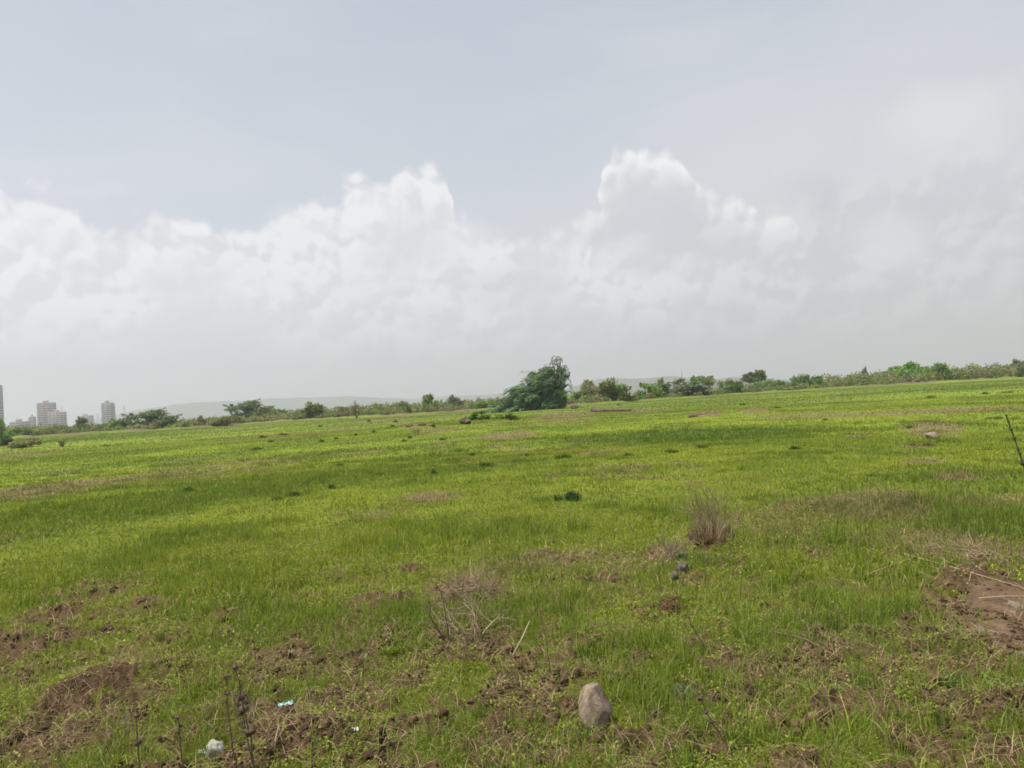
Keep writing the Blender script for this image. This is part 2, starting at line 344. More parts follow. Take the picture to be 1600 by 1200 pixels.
def zones(X, Y):
    A = np.arctan2(X, Y); R = np.hypot(X, Y)+1e-6; L = np.log(R)
    wob = fbm(X, Y, 0.35, 4, 5)*0.5 + 0.5*fbm(A*40, L*60, 1.0, 3, 9)
    near = sstep(R, 9.5, 4.2)
    n1 = fbm(X*0.7, Y, 0.42, 5, 21, 0.55)
    n3 = fbm(X, Y, 2.2, 3, 61)
    soil = np.maximum(ev(Z_soil, A, L, wob), near*sstep(n1+0.10*(n3-0.5)-0.14*(A+0.15)*np.where(A < 0, 1, 0), 0.525, 0.60)*0.9)
    soil = np.maximum(soil, near*sstep(fbm(X, Y, 0.16, 4, 29, 0.6)+0.12*(n3-0.5), 0.515, 0.59)*0.85)
    brk = fbm(X, Y, 0.11, 4, 23, 0.6); soil = soil*(0.25+0.75*sstep(brk + 0.25*(soil-0.6), 0.415, 0.53))
    mud = ev(Z_mud, A, L, wob); soil = np.maximum(soil, mud*0.9)
    n2 = fbm(X, Y*0.5, 2.6, 4, 33); n4 = fbm(A*26, L*30, 1.0, 4, 71)
    dry = np.maximum(ev(Z_dry, A, L, wob), sstep(n2*0.6+n4*0.4, 0.60, 0.72)*0.55*sstep(R, 5, 14))
    dark = np.maximum(ev(Z_dark, A, L, wob), sstep(fbm(A*14, L*26, 1.0, 4, 44), 0.53, 0.70)*0.65*sstep(R, 8, 20))
    lite = ev(Z_lite, A, L, wob)
    return A, R, L, soil, mud, dry, dark, lite, n1
def height(X, Y, z=None):
    A, R, L, soil, mud = (z or zones(X, Y))[:5]
    h = np.zeros_like(X)
    for (a0, l0, wa, wl, k), mm in zip(Z_mound, MOUND):
        q = ((A-a0)/wa)**2 + ((L-l0)/wl)**2
        h += mm[4]*np.exp(-q*1.4)
    near = sstep(R, 30, 8)
    h += (fbm(X, Y, 1.8, 3, 3)-0.5)*0.07*near + (fbm(X, Y, 14, 3, 4)-0.5)*0.25*sstep(R, 6, 30)*sstep(R, 400, 60)
    rid = 1-np.abs(2*fbm(X, Y*1.2, 0.16, 4, 8, 0.6)-1)
    h += soil*(1-0.85*mud)*near*((rid-0.75)*0.17 + (fbm(X, Y, 0.05, 3, 13, 0.6)-0.5)*0.06)
    h += (1-soil)*near*(fbm(X, Y, 0.12, 3, 15)-0.5)*0.02
    h -= mud*(0.02 - (fbm(X, Y, 0.22, 4, 37)-0.5)*0.07 - (fbm(X, Y, 0.05, 3, 38)-0.5)*0.022)
    re = np.interp(A, E_az, E_r)
    h += 0.35*np.exp(-((R-re-3.0)/1.8)**2)*sstep(np.abs(A), 1.0, 0.8)*(0.4+1.0*fbm(A*60, L, 1.0, 3, 90))
    return h
def gz(x, y):
    return float(height(np.array([float(x)]), np.array([float(y)]))[0])
def onground(px, py, dz=0.0):
    p = at(px, py)
    for _ in range(4):
        z = gz(p.x, p.y); p = at(px, py, z)
    return Vector((p.x, p.y, p.z+dz))

th = np.concatenate([np.linspace(-0.78, 0.78, 1040), np.linspace(0.78, 2*PI-0.78, 90)[1:-1]])
def geom(a, b, q): return a*q**np.arange(int(math.log(b/a)/math.log(q)))
rr = np.concatenate([geom(0.1, 2.2, 1.09), geom(2.2, 26, 1.0038), geom(26, 110, 1.009), geom(110, 175, 1.005), geom(175, 5000, 1.03), [5000.0]])
TT, RR = np.meshgrid(th, rr); GX = RR*np.sin(TT); GY = RR*np.cos(TT)
zz = zones(GX.ravel(), GY.ravel()); A, R, L, soil, mud, dry, dark, lite, n1 = zz
H = height(GX.ravel(), GY.ravel(), zz)
def grass_color(A, R, L, dry, dark, lite, X, Y):
    v = fbm(A*9, L*14, 1.0, 5, 50)[:, None]
    c = GRN*(1-v) + YEL*v
    c = c*(1-lite[:, None]*0.5) + YEL*1.05*lite[:, None]*0.5
    f = sstep(R, 25, 110)[:, None]*0.75
    c = c*(1-f) + FARG*(0.75+0.5*v)*f
    c = c*(1-dark[:, None]*0.7) + DRK*dark[:, None]*0.7
    c = c*(1-dry[:, None]*0.6) + DRY*0.7*dry[:, None]*0.6
    return c
gc = grass_color(A, R, L, dry, dark, lite, GX.ravel(), GY.ravel())
sp = fbm(GX.ravel(), GY.ravel(), 0.10, 4, 77, 0.6)[:, None]
soilc = SOIL*(0.6+0.8*sp)
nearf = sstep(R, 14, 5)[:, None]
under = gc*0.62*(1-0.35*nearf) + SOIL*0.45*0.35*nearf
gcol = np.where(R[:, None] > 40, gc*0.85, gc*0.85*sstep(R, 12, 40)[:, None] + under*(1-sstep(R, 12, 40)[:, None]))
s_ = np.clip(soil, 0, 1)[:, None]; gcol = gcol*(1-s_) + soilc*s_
d_ = dry[:, None]*0.45; gcol = gcol*(1-d_) + (DRY*(0.55+0.5*sp))*d_
m_ = mud[:, None]; gcol = gcol*(1-m_*0.8) + np.array([0.150, 0.100, 0.064])*(0.45+1.1*sp)*m_*0.8
re = np.interp(A, E_az, E_r)
bund = (np.exp(-((R-re-2.2)/2.0)**2)*sstep(np.abs(A), 1.0, 0.8))[:, None]*np.clip(fbm(A*30, L, 1.0, 3, 91)*3-1.1, 0.05, 1)[:, None]
gcol = gcol*(1-bund) + np.array([0.15, 0.105, 0.065])*(0.7+0.6*sp)*bund
bey = (sstep(R-re, 4, 14)*(1-sstep(R, 700, 1500)))[:, None]
gcol = gcol*(1-bey*0.6) + np.array([0.17, 0.15, 0.075])*bey*0.6
nr, nt = len(rr), len(th)
i = (np.arange(nr-1)[:, None]*nt + np.arange(nt)[None]); j = (np.arange(nr-1)[:, None]*nt + (np.arange(nt)[None]+1) % nt)
quads = np.stack([i, i+nt, j+nt, j], -1).reshape(-1, 4)
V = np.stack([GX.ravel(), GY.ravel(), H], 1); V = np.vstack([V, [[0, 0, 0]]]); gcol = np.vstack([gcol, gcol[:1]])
tri = np.stack([np.full(nt, nr*nt), np.arange(nt), (np.arange(nt)+1) % nt], 1)
m = bpy.data.materials.new('ground'); m.use_nodes = True; n = NT(m.node_tree); b = n.n['Principled BSDF']
at_ = n.n.new('ShaderNodeAttribute'); at_.attribute_name = 'Col'; tc = n.n.new('ShaderNodeTexCoord')
f1 = n.noise(tc.outputs['Object'], 55, 5, 0.7); f2 = n.noise(tc.outputs['Object'], 4.5, 6, 0.65); f3 = n.noise(tc.outputs['Object'], 0.6, 5, 0.65)
k = n.m('MULTIPLY', n.m('MULTIPLY_ADD', f1, 0.7, 0.65), n.m('MULTIPLY_ADD', f2, 0.7, 0.65)); k = n.m('MULTIPLY', k, n.m('MULTIPLY_ADD', f3, 0.5, 0.75))
n.l.new(n.v('SCALE', at_.outputs['Color'], scale=k), b.inputs['Base Color'])
b.inputs['Roughness'].default_value = 0.95; b.inputs['Specular IOR Level'].default_value = 0.08
bp = n.n.new('ShaderNodeBump'); bp.inputs['Distance'].default_value = 0.012; n.l.new(f1, bp.inputs['Height']); n.l.new(bp.outputs[0], b.inputs['Normal'])
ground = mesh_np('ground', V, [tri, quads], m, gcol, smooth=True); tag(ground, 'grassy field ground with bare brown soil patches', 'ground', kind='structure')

# ------------------------------------------------------------------ blades, vectorised
rng = np.random.default_rng(7)
def blades(name, X, Y, h, wd, bend, col, mat, lean=None, segs=2, z0=None, zoff=-0.005):
    n_ = len(X); Z = (height(X, Y) if z0 is None else z0) + zoff
    ph = rng.uniform(0, 2*PI, n_) if lean is None else lean
    ps = rng.uniform(0, 2*PI, n_)
    bd = np.stack([np.cos(ph), np.sin(ph), np.zeros(n_)], 1); sd = np.stack([np.cos(ps), np.sin(ps), np.zeros(n_)], 1)
    P0 = np.stack([X, Y, Z], 1); up = np.array([0, 0, 1.0])
    ts = [0, 0.55, 1.0] if segs == 2 else [0, 1.0]
    rows = []; cr = []
    for t in ts:
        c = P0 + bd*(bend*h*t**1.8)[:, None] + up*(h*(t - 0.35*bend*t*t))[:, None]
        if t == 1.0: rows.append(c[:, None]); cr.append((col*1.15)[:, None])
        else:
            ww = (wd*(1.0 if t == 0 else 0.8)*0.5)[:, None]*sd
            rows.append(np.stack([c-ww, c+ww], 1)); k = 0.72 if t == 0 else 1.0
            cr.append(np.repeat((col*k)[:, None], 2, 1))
    V = np.concatenate(rows, 1); CC = np.concatenate(cr, 1); m_ = V.shape[1]
    base = (np.arange(n_)*m_)[:, None]
    if segs == 2: F_ = np.concatenate([base+[0, 1, 3], base+[0, 3, 2], base+[2, 3, 4]], 0)
    else: F_ = base + [0, 1, 2]
    return V.reshape(-1, 3), F_, CC.reshape(-1, 3)
def scatter(n_, r0, r1, amax=0.74):
    r = np.sqrt(rng.uniform(r0*r0, r1*r1, n_)); a = rng.uniform(-amax, amax, n_)
    return r*np.sin(a), r*np.cos(a)
bv, bf, bc = [], [], []; off = 0
def push(V, F_, c):
    global off
    bv.append(V); bf.append(F_+off); bc.append(c); off += len(V)
def lawn(n_, r0, r1, hs, ws, bend, seed, segs=2, clump=0.0, amax=0.74, soil_keep=0.08, tall=False):
    X, Y = scatter(n_, r0, r1, amax)
    if clump:
        k = max(1, n_//14); cx, cyy = scatter(k, r0, r1, amax); ii = rng.integers(0, k, n_)
        X = cx[ii] + rng.normal(0, clump, n_); Y = cyy[ii] + rng.normal(0, clump, n_)
    z = zones(X, Y); A, R, L, soil, mud, dry, dark, lite, n1 = z
    dens = np.clip(1-soil, soil_keep, 1)*(1-0.35*dry)*(1-0.72*mud)
    if tall: dens = dens*np.clip(sstep(fbm(X, Y, 0.9, 3, 101), 0.5, 0.66)+dark*0.8+0.06, 0, 1)
    else: dens = dens*(0.45+0.75*fbm(X, Y, 0.3, 3, 120))
    keep = rng.random(n_) < dens
    X, Y = X[keep], Y[keep]; z = tuple(q[keep] for q in z); A, R, L, soil, mud, dry, dark, lite, n1 = z
    c = grass_color(A, R, L, dry, dark, lite, X, Y)
    if tall: c = c*0.45 + np.array([0.085, 0.150, 0.020])*0.75
    v = rng.normal(1, 0.22 if r1 < 25 else 0.12, len(X))[:, None]; c = c*np.clip(v, 0.45, 1.7)
    yl = (rng.random(len(X)) < 0.10+0.35*dry)[:, None]; c = np.where(yl, c*0.35 + DRY*0.75, c)
    hh = rng.uniform(hs[0], hs[1], len(X))*(0.7+0.7*fbm(X, Y, 0.6, 2, 55))*(1+0.5*dark)*(1-0.4*soil)
    ww = rng.uniform(ws[0], ws[1], len(X)); bb = rng.uniform(bend[0], bend[1], len(X))
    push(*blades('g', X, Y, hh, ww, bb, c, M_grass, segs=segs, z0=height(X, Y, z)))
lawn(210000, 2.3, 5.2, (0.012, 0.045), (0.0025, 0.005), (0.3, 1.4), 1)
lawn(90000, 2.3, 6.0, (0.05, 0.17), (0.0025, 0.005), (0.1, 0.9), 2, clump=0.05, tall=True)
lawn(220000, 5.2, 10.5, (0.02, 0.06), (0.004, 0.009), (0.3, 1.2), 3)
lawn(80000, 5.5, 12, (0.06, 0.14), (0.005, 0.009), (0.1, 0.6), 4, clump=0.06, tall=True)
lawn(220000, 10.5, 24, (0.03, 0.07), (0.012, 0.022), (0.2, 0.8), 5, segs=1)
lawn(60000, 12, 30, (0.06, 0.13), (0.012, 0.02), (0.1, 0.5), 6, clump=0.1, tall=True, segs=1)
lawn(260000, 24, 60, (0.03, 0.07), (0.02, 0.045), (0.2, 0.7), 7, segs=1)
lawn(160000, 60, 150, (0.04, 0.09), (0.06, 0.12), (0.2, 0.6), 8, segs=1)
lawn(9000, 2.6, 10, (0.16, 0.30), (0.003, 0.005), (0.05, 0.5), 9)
grass = mesh_np('grass', np.vstack(bv), np.vstack(bf), M_grass, np.vstack(bc)); tag(grass, 'short bright green grass covering the field', 'grass', kind='stuff')

# low broad-leaved weeds between the blades
def leaflets(n_, r0, r1, size, seed):
    X, Y = scatter(n_, r0, r1)
    z = zones(X, Y); A, R, L, soil, mud, dry, dark, lite, n1 = z
    w_ = fbm(X, Y, 0.5, 4, 140)
    keep = rng.random(n_) < np.clip(sstep(w_, 0.42, 0.62), 0.05, 1)*np.clip(1-0.75*soil, 0, 1)*(1-mud)
    X, Y = X[keep], Y[keep]; z = tuple(q[keep] for q in z); n_ = len(X)
    Z = height(X, Y, z) + rng.uniform(0.0, 0.035, n_)
    c = np.array([0.180, 0.235, 0.020])*np.clip(rng.normal(1, 0.3, n_), 0.4, 1.9)[:, None]
    yy = (rng.random(n_) < 0.12)[:, None]; c = np.where(yy, np.array([0.34, 0.33, 0.05]), c)
    s = rng.uniform(size[0], size[1], n_)[:, None]
    nrm = np.stack([rng.normal(0, .5, n_), rng.normal(0, .5, n_), np.ones(n_)], 1); nrm /= np.linalg.norm(nrm, axis=1)[:, None]
    u = np.cross(nrm, rng.normal(0, 1, (n_, 3))); u /= np.linalg.norm(u, axis=1)[:, None]; v = np.cross(nrm, u)
    Pc = np.stack([X, Y, Z], 1); ring = []
    for k in range(6):
        a = k*PI/3; ring.append(Pc + s*(math.cos(a)*u + 0.7*math.sin(a)*v) + nrm*s*(0.15 if k % 3 else 0))
    V = np.stack(ring, 1).reshape(-1, 3); b_ = (np.arange(n_)*6)[:, None]
    return V, np.concatenate([b_+[0, 1, 2, 3], b_+[0, 3, 4, 5]], 0), np.repeat(c, 6, 0)
a1 = leaflets(130000, 2.3, 5.5, (0.003, 0.009), 1); a2 = leaflets(90000, 5.5, 11, (0.006, 0.013), 2)
weeds = mesh_np('weeds', np.vstack([a1[0], a2[0]]), np.vstack([a1[1], a2[1]+len(a1[0])]), M_grass, np.vstack([a1[2], a2[2]]))
tag(weeds, 'tiny yellow green leaves of creeping weeds among the grass', 'weeds', kind='stuff')

# dry straw lying in the grass
bv, bf, bc = [], [], []; off = 0
def straw(n_, r0, r1, ln, wd, need):
    X, Y = scatter(n_, r0, r1); z = zones(X, Y); A, R, L, soil, mud, dry, dark, lite, n1 = z
    keep = rng.random(n_) < np.clip(dry*0.9 + soil*0.5 + need, 0, 1)*(1-0.8*mud)
    X, Y = X[keep], Y[keep]; z = tuple(q[keep] for q in z); n_ = len(X)
    c = DRY*1.25*np.clip(rng.normal(1, .3, n_), .35, 1.9)[:, None]
    push(*blades('s', X, Y, rng.uniform(*ln, n_), rng.uniform(*wd, n_), rng.uniform(0.9, 2.6, n_), c, M_dry, z0=height(X, Y, z), zoff=0.004))
straw(60000, 2.3, 6, (0.03, 0.12), (0.0018, 0.0035), 0.13)
straw(80000, 6, 14, (0.04, 0.13), (0.003, 0.006), 0.08)
straw(70000, 14, 45, (0.06, 0.16), (0.010, 0.02), 0.02)
st = mesh_np('dry_grass', np.vstack(bv), np.vstack(bf), M_dry, np.vstack(bc)); tag(st, 'dead straw coloured grass lying through the field', 'dry grass', kind='stuff')

# soil clods
ICO_V = []; 
def ico():
    t = (1+5**.5)/2
    v = np.array([(-1, t, 0), (1, t, 0), (-1, -t, 0), (1, -t, 0), (0, -1, t), (0, 1, t), (0, -1, -t), (0, 1, -t), (t, 0, -1), (t, 0, 1), (-t, 0, -1), (-t, 0, 1)], float)
    f = np.array([(0, 11, 5), (0, 5, 1), (0, 1, 7), (0, 7, 10), (0, 10, 11), (1, 5, 9), (5, 11, 4), (11, 10, 2), (10, 7, 6), (7, 1, 8), (3, 9, 4), (3, 4, 2), (3, 2, 6), (3, 6, 8), (3, 8, 9), (4, 9, 5), (2, 4, 11), (6, 2, 10), (8, 6, 7), (9, 8, 1)])
    return v/np.linalg.norm(v[0]), f
def subdiv(v, f, k):
    for _ in range(k):
        e = {}; v = list(v); nf = []
        def mid(a, b):
            key = (min(a, b), max(a, b))
            if key not in e:
                p = (np.array(v[a])+np.array(v[b])); v.append(p/np.linalg.norm(p)); e[key] = len(v)-1
            return e[key]
        for a, b, c in f:
            x, y, z = mid(a, b), mid(b, c), mid(c, a); nf += [(a, x, z), (b, y, x), (c, z, y), (x, y, z)]
        f = np.array(nf); v = np.array(v)
    return v, f
i0v, i0f = ico(); i1v, i1f = subdiv(i0v, i0f, 1)
def clods(n_, r0, r1, sz):
    X, Y = scatter(n_, r0, r1); z = zones(X, Y); A, R, L, soil, mud, dry, dark, lite, n1 = z
    keep = rng.random(n_) < np.clip(soil*1.0, 0.01, 1)*(1-0.25*mud)*sstep(fbm(X, Y, .25, 3, 160), .42, .62)
    X, Y = X[keep], Y[keep]; z = tuple(q[keep] for q in z); n_ = len(X)
    Z = height(X, Y, z); s = sz[0]*(sz[1]/sz[0])**(rng.random(n_)**3)
    d = 1 + rng.uniform(-0.5, 0.5, (n_, len(i1v)))
    ax = rng.uniform(0.6, 1.4, (n_, 3))*s[:, None]; ax[:, 2] *= 0.7
    V = i1v[None]*d[..., None]*ax[:, None] + np.stack([X, Y, Z], 1)[:, None]
    c = SOIL*np.clip(rng.normal(0.9, .35, n_), .3, 1.9)[:, None]
    return V.reshape(-1, 3), (i1f[None]+(np.arange(n_)*len(i1v))[:, None, None]).reshape(-1, 3), np.repeat(c, len(i1v), 0)
a1 = clods(75000, 2.3, 6, (0.004, 0.026)); a2 = clods(30000, 6, 14, (0.008, 0.04))
cl = mesh_np('soil_clods', np.vstack([a1[0], a2[0]]), np.vstack([a1[1], a2[1]+len(a1[0])]), M_clod, np.vstack([a1[2], a2[2]]))
tag(cl, 'crumbled brown soil clods on the bare patches', 'soil clods', kind='stuff')

# ------------------------------------------------------------------ leaf masses
def quads_at(Pc, s, asp, rg, axis=None, tilt=1.0):
    n_ = len(Pc)
    nrm = rg.normal(0, 1, (n_, 3)); nrm[:, 2] = np.abs(nrm[:, 2])+0.3; nrm /= np.linalg.norm(nrm, axis=1)[:, None]
    u = rg.normal(0, 1, (n_, 3)) if axis is None else axis + rg.normal(0, 0.25, (n_, 3))
    u -= nrm*(u*nrm).sum(1)[:, None]; u /= np.linalg.norm(u, axis=1)[:, None]+1e-9; v = np.cross(nrm, u)
    s = np.broadcast_to(s, (n_,))[:, None]
    V = np.stack([Pc-u*s-v*s*asp*.35, Pc-v*s*asp*.1+u*s*.1-v*s*asp, Pc+u*s, Pc+v*s*asp+u*s*.1], 1)
    b_ = (np.arange(n_)*4)[:, None]
    return V.reshape(-1, 3), b_+[0, 1, 2, 3]
def crown_mesh(seed, W, H, Dp, n, leaf, col, kind='round', asp=0.55, sprigs=30):
    """returns leaf mesh arrays and limb lines; local origin at the trunk's foot"""
    rg = np.random.default_rng(seed); lobes = []
    K = 16 if kind != 'flat' else 14
    for k in range(K):
        a = rg.uniform(0, 2*PI); q = math.sqrt(rg.random())*0.78
        x = math.cos(a)*q; y = math.sin(a)*q
        if kind == 'wind': z = rg.uniform(0.08, 0.86)*(1-0.45*q*q); rz = rg.uniform(.12, .20); rx = rg.uniform(.22, .36); x = x*.8 - .25*z + .12
        elif kind == 'flat': z = rg.uniform(0.66, 0.9) - 0.25*q*q; rz = rg.uniform(.08, .15); rx = rg.uniform(.18, .34)
        elif kind == 'skirt': z = rg.uniform(0.1, 0.80)*(1-0.62*q); rz = rg.uniform(.13, .24); rx = rg.uniform(.18, .34)
        else: z = rg.uniform(0.18, 0.82)*math.sqrt(1-q*q*0.9); rz = rg.uniform(.14, .25); rx = rg.uniform(.18, .32)
        lobes.append((x*W/2, y*Dp/2, z*H, rx*W/2*1.15, rx*Dp/2*1.15, rz*H, rg.uniform(0.70, 1.30), rg.uniform(-.12, .12)))
    lb = np.array(lobes); w_ = lb[:, 3]*lb[:, 5]; ii = rg.choice(K, n, p=w_/w_.sum())
    d = rg.normal(0, 1, (n, 3)); d /= np.linalg.norm(d, axis=1)[:, None]; r = rg.random(n)**0.45
    r *= 1 + 0.25*np.sin(d[:, 0]*7+ii)*np.sin(d[:, 2]*6+ii*2) + rg.normal(0, .09, n)
    Pc = lb[ii, :3] + d*r[:, None]*lb[ii, 3:6]
    c = np.array(col)[None]*(lb[ii, 6]*np.clip(rg.normal(1, .2, n), .5, 1.6))[:, None]; c[:, 0] *= 1+lb[ii, 7]*1.5
    sp_ = []; sc_ = []
    if kind in ('round', 'skirt'): sprigs = 14
    for k in range(sprigs):
        l = lb[rg.integers(K)]; a = rg.uniform(0, 2*PI); e = rg.uniform(0.0, 1.2)
        dr = np.array([math.cos(a)*math.cos(e), math.sin(a)*math.cos(e), math.sin(e)]); m_ = 22
        t = np.linspace(0.5, rg.uniform(1.3, 2.0) if kind in ('wind', 'flat') else rg.uniform(1.05, 1.35), m_)[:, None]
        q = l[:3] + dr*t*np.array([l[3], l[4], l[5]*1.2]); q[:, 2] -= 0.06*H*(t[:, 0]-.5)**2
        sp_.append(q+rg.normal(0, leaf*.45, q.shape)); sc_.append(np.tile(np.array(col)*l[6]*1.05, (m_, 1)))
    if sprigs: Pc = np.vstack([Pc]+sp_); c = np.vstack([c]+sc_)
    k = Pc[:, 2] > 0.03*H; Pc = Pc[k]; c = c[k]
    V, F_ = quads_at(Pc, leaf*1.55*rg.uniform(.6, 1.3, len(Pc)), asp, rg)
    return V, F_, np.repeat(c, 4, 0), lb
def trunk_mb(lb, H, W, rg, r0=0.12, stems=3, n=9):
    mb = MB()
    for k in range(n):
        l = lb[k % len(lb)]; s = rg.uniform(-.15, .15, 2)*r0*3
        mid = np.array([l[0]*.35, l[1]*.35, l[2]*.45]) + rg.normal(0, .04*H, 3)
        P0 = np.array([s[0], s[1], -0.15]); P3 = l[:3]
        t = np.linspace(0, 1, 7)[:, None]
        q = (1-t)**2*P0 + 2*t*(1-t)*mid + t*t*P3
        mb.tube(q, np.linspace(r0, r0*.22, 7), 5)
    return mb
protos = {}
G_mid = (0.150, 0.215, 0.055); G_bright = (0.185, 0.300, 0.050); G_olive = (0.220, 0.230, 0.100); G_dark = (0.100, 0.160, 0.055); G_grey = (0.165, 0.205, 0.110)
SPEC = {  # W, H, D, n, leaf, colour, kind
 'round_mid': (6, 4, 5, 2600, .13, G_mid, 'round'), 'round_bright': (6, 4, 5, 2400, .14, G_bright, 'round'), 'round_olive': (6, 4, 5, 2400, .13, G_olive, 'round'),
 'skirt_mid': (8, 4, 6, 3200, .14, (0.145, 0.225, 0.055), 'skirt'), 'skirt_olive': (8, 3.2, 6, 2800, .14, G_olive, 'skirt'), 'skirt_dark': (7, 4, 6, 3000, .13, G_dark, 'skirt'),
 'flat_mid': (8, 4.5, 7, 2600, .13, G_mid, 'flat'), 'flat_dark': (9, 4, 7, 3200, .13, (0.100, 0.150, 0.048), 'flat'), 'round_lush': (7, 4, 6, 7000, .13, (0.17, 0.30, 0.055), 'round'), 'wind_mid': (8, 4, 6, 3600, .13, G_mid, 'wind'), 'wind_dark': (9, 4, 7, 3800, .13, (0.115, 0.175, 0.060), 'wind'), 'round_grey': (6, 4, 5, 2600, .12, G_grey, 'round')}
def plant(proto, px, base, wpx, top, label, cat, name='bush', group='bushes along the far edge of the field', dist=None, rz=None, seed=0):
    W, H, Dp, n_, leaf, col, kind = SPEC[proto]
    p = at(px, base) if dist is None else far(px, dist)
    d = p.y; hgt = CAMH + (hor(px)-top)*d/F; wid = wpx*d/F*p.y/p.length
    key = (proto, seed % 2)
    p.z = gz(p.x, p.y) - 0.05
    root = empty(name, p, (seed*1.7) % 6.28, label, cat, group)
    root.rotation_euler.z = -math.atan2(p.x, p.y) if kind == 'wind' else (seed*1.7) % 6.28
    if key not in protos:
        V, F_, c, lb = crown_mesh(hash(proto) % 1 + sum(map(ord, proto))*3 + seed % 2, W, H, Dp, n_, leaf, col, kind)
        zt = np.percentile(V[:, 2], 99.2); xt = (np.percentile(V[:, 0], 98.3)-np.percentile(V[:, 0], 1.7))
        cr = mesh_np('crown', V, F_, M_leaf, c, root); tr = trunk_mb(lb, H, W, np.random.default_rng(seed+5), 0.10).build('trunk', M_bark, root)
        protos[key] = (cr, tr, zt, xt)
    else:
        cr0, tr0, zt, xt = protos[key]
        for o in (cr0, tr0):
            c = o.copy(); c.parent = root; C.objects.link(c)
    zt, xt = protos[key][2:]
    root.scale = (wid/xt, wid/xt, hgt/zt)
    return root
B = plant
# right of the big tree
B('round_olive', 921, 0, 34, 594, 'dome shaped brownish green bush just right of the big leaning tree', 'bush', dist=185, seed=1)
B('round_bright', 912, 0, 40, 610, 'low bright green bush below the brownish dome shaped bush', 'bush', dist=150, seed=2)
B('round_mid', 962, 629, 56, 594, 'tall rounded green bush standing behind the fallen log', 'bush', seed=3)
B('round_bright', 1010, 625, 42, 599, 'fresh bright green bush between the rounded bush and the grey green thicket', 'bush', seed=4)
B('round_bright', 1033, 0, 20, 592, 'small bright tree top peeping above the bushes beside the grey green thicket', 'small tree', 'small_tree', dist=165, seed=6)
B('round_grey', 1072, 621, 66, 594, 'wide grey green thicket with a bare twig sticking out of its top', 'bush', seed=5)
B('flat_mid', 1098, 0, 40, 587, 'thin open crowned tree behind the grey green thicket', 'tree', 'small_tree', dist=170, seed=7)
B('skirt_mid', 1140, 617, 52, 594, 'mid green spreading bush left of the little umbrella tree', 'bush', seed=8)
B('flat_dark', 1183, 0, 34, 579, 'little umbrella shaped tree rising above the bushes on the right', 'tree', 'umbrella_tree', dist=180, seed=9)
B('skirt_mid', 1202, 612, 56, 594, 'broad green bush below the little umbrella tree', 'bush', seed=10)
B('skirt_dark', 1224, 611, 22, 596, 'small dark bush at the right foot of the broad green bush', 'bush', seed=11)
B('skirt_mid', 1258, 609, 62, 586, 'wide yellow green bush with a rounded top right of the small dark bush', 'bush', seed=12)
B('skirt_olive', 1322, 605, 34, 594, 'low olive bush on the brown bank left of the large round green bush', 'bush', seed=13)
B('round_lush', 1410, 599, 70, 571, 'left half of the large dense green bush on the right field edge', 'bush', seed=15)
B('round_lush', 1442, 598, 68, 567, 'right half of the large dense green bush on the right field edge', 'bush', seed=16)
B('skirt_dark', 1590, 0, 26, 562, 'dark flat tree at the right end of the skyline', 'tree', 'small_tree', dist=260, seed=17)
B('round_mid', 1596, 0, 20, 571, 'green bush under the dark flat tree at the right edge', 'bush', dist=180, seed=18)
B('skirt_dark', 1352, 0, 10, 574, 'tiny dark tree top on the skyline right of the low olive bush', 'tree', 'small_tree', dist=300, seed=19)
# left of the big tree
B('round_bright', 672, 0, 26, 616, 'bright green tree with a rounded crown above the scrub left of the big tree', 'tree', 'small_tree', dist=150, seed=20)
B('round_grey', 706, 0, 32, 619, 'dull green bush right of the bright rounded tree', 'bush', dist=150, seed=21)
B('round_mid', 632, 0, 24, 627, 'small green bush left of the bright rounded tree', 'bush', dist=150, seed=22)
B('skirt_mid', 758, 641, 50, 628, 'low spreading bush against the left foot of the big leaning tree', 'bush', seed=24)
B('skirt_olive', 590, 0, 34, 632, 'olive bush just right of the bare dead tree', 'bush', dist=150, seed=25)
B('round_mid', 538, 0, 26, 636, 'green bush just left of the bare dead tree', 'bush', dist=160, seed=26)
B('round_mid', 484, 656, 42, 631, 'compact dark green bush with a hooked dead branch on top', 'bush', seed=27)
B('wind_dark', 391, 659, 60, 627, 'windswept flat topped dark tree, largest of the left group', 'tree', 'windswept_tree', seed=28)
B('wind_mid', 427, 656, 44, 635, 'lower green tree touching the right side of the flat topped dark tree', 'tree', 'windswept_tree', seed=29)
B('skirt_olive', 352, 0, 44, 650, 'olive bush at the left foot of the flat topped dark tree', 'bush', dist=135, seed=30)
B('round_olive', 315, 0, 18, 649, 'small dull bush on the skyline between the two flat topped trees', 'bush', dist=170, seed=31)
B('wind_dark', 240, 670, 72, 641, 'wide flat topped tree right of the pale apartment block', 'tree', 'windswept_tree', seed=32)
B('skirt_mid', 183, 673, 62, 655, 'low green bush in front of the pale apartment block', 'bush', seed=33)
B('round_mid', 129, 676, 42, 652, 'dark round bush between the twin wing tower and the pale apartment block', 'bush', seed=34)
B('skirt_olive', 88, 679, 50, 665, 'olive scrub bush in front of the twin wing tower', 'bush', seed=35)
B('skirt_mid', 28, 684, 64, 669, 'low green bush in front of the long low building', 'bush', seed=36)
B('round_bright', 1, 0, 16, 656, 'green tree cut by the left edge below the tallest tower', 'tree', 'small_tree', dist=150, seed=37)
B('skirt_olive', 40, 699, 60, 685, 'low olive shrub in the field at far left, behind the bare yellowish ground', 'shrub', 'shrub', seed=38)
B('skirt_dark', 4, 697, 30, 681, 'dark shrub in the field cut by the left edge', 'shrub', 'shrub', seed=39)

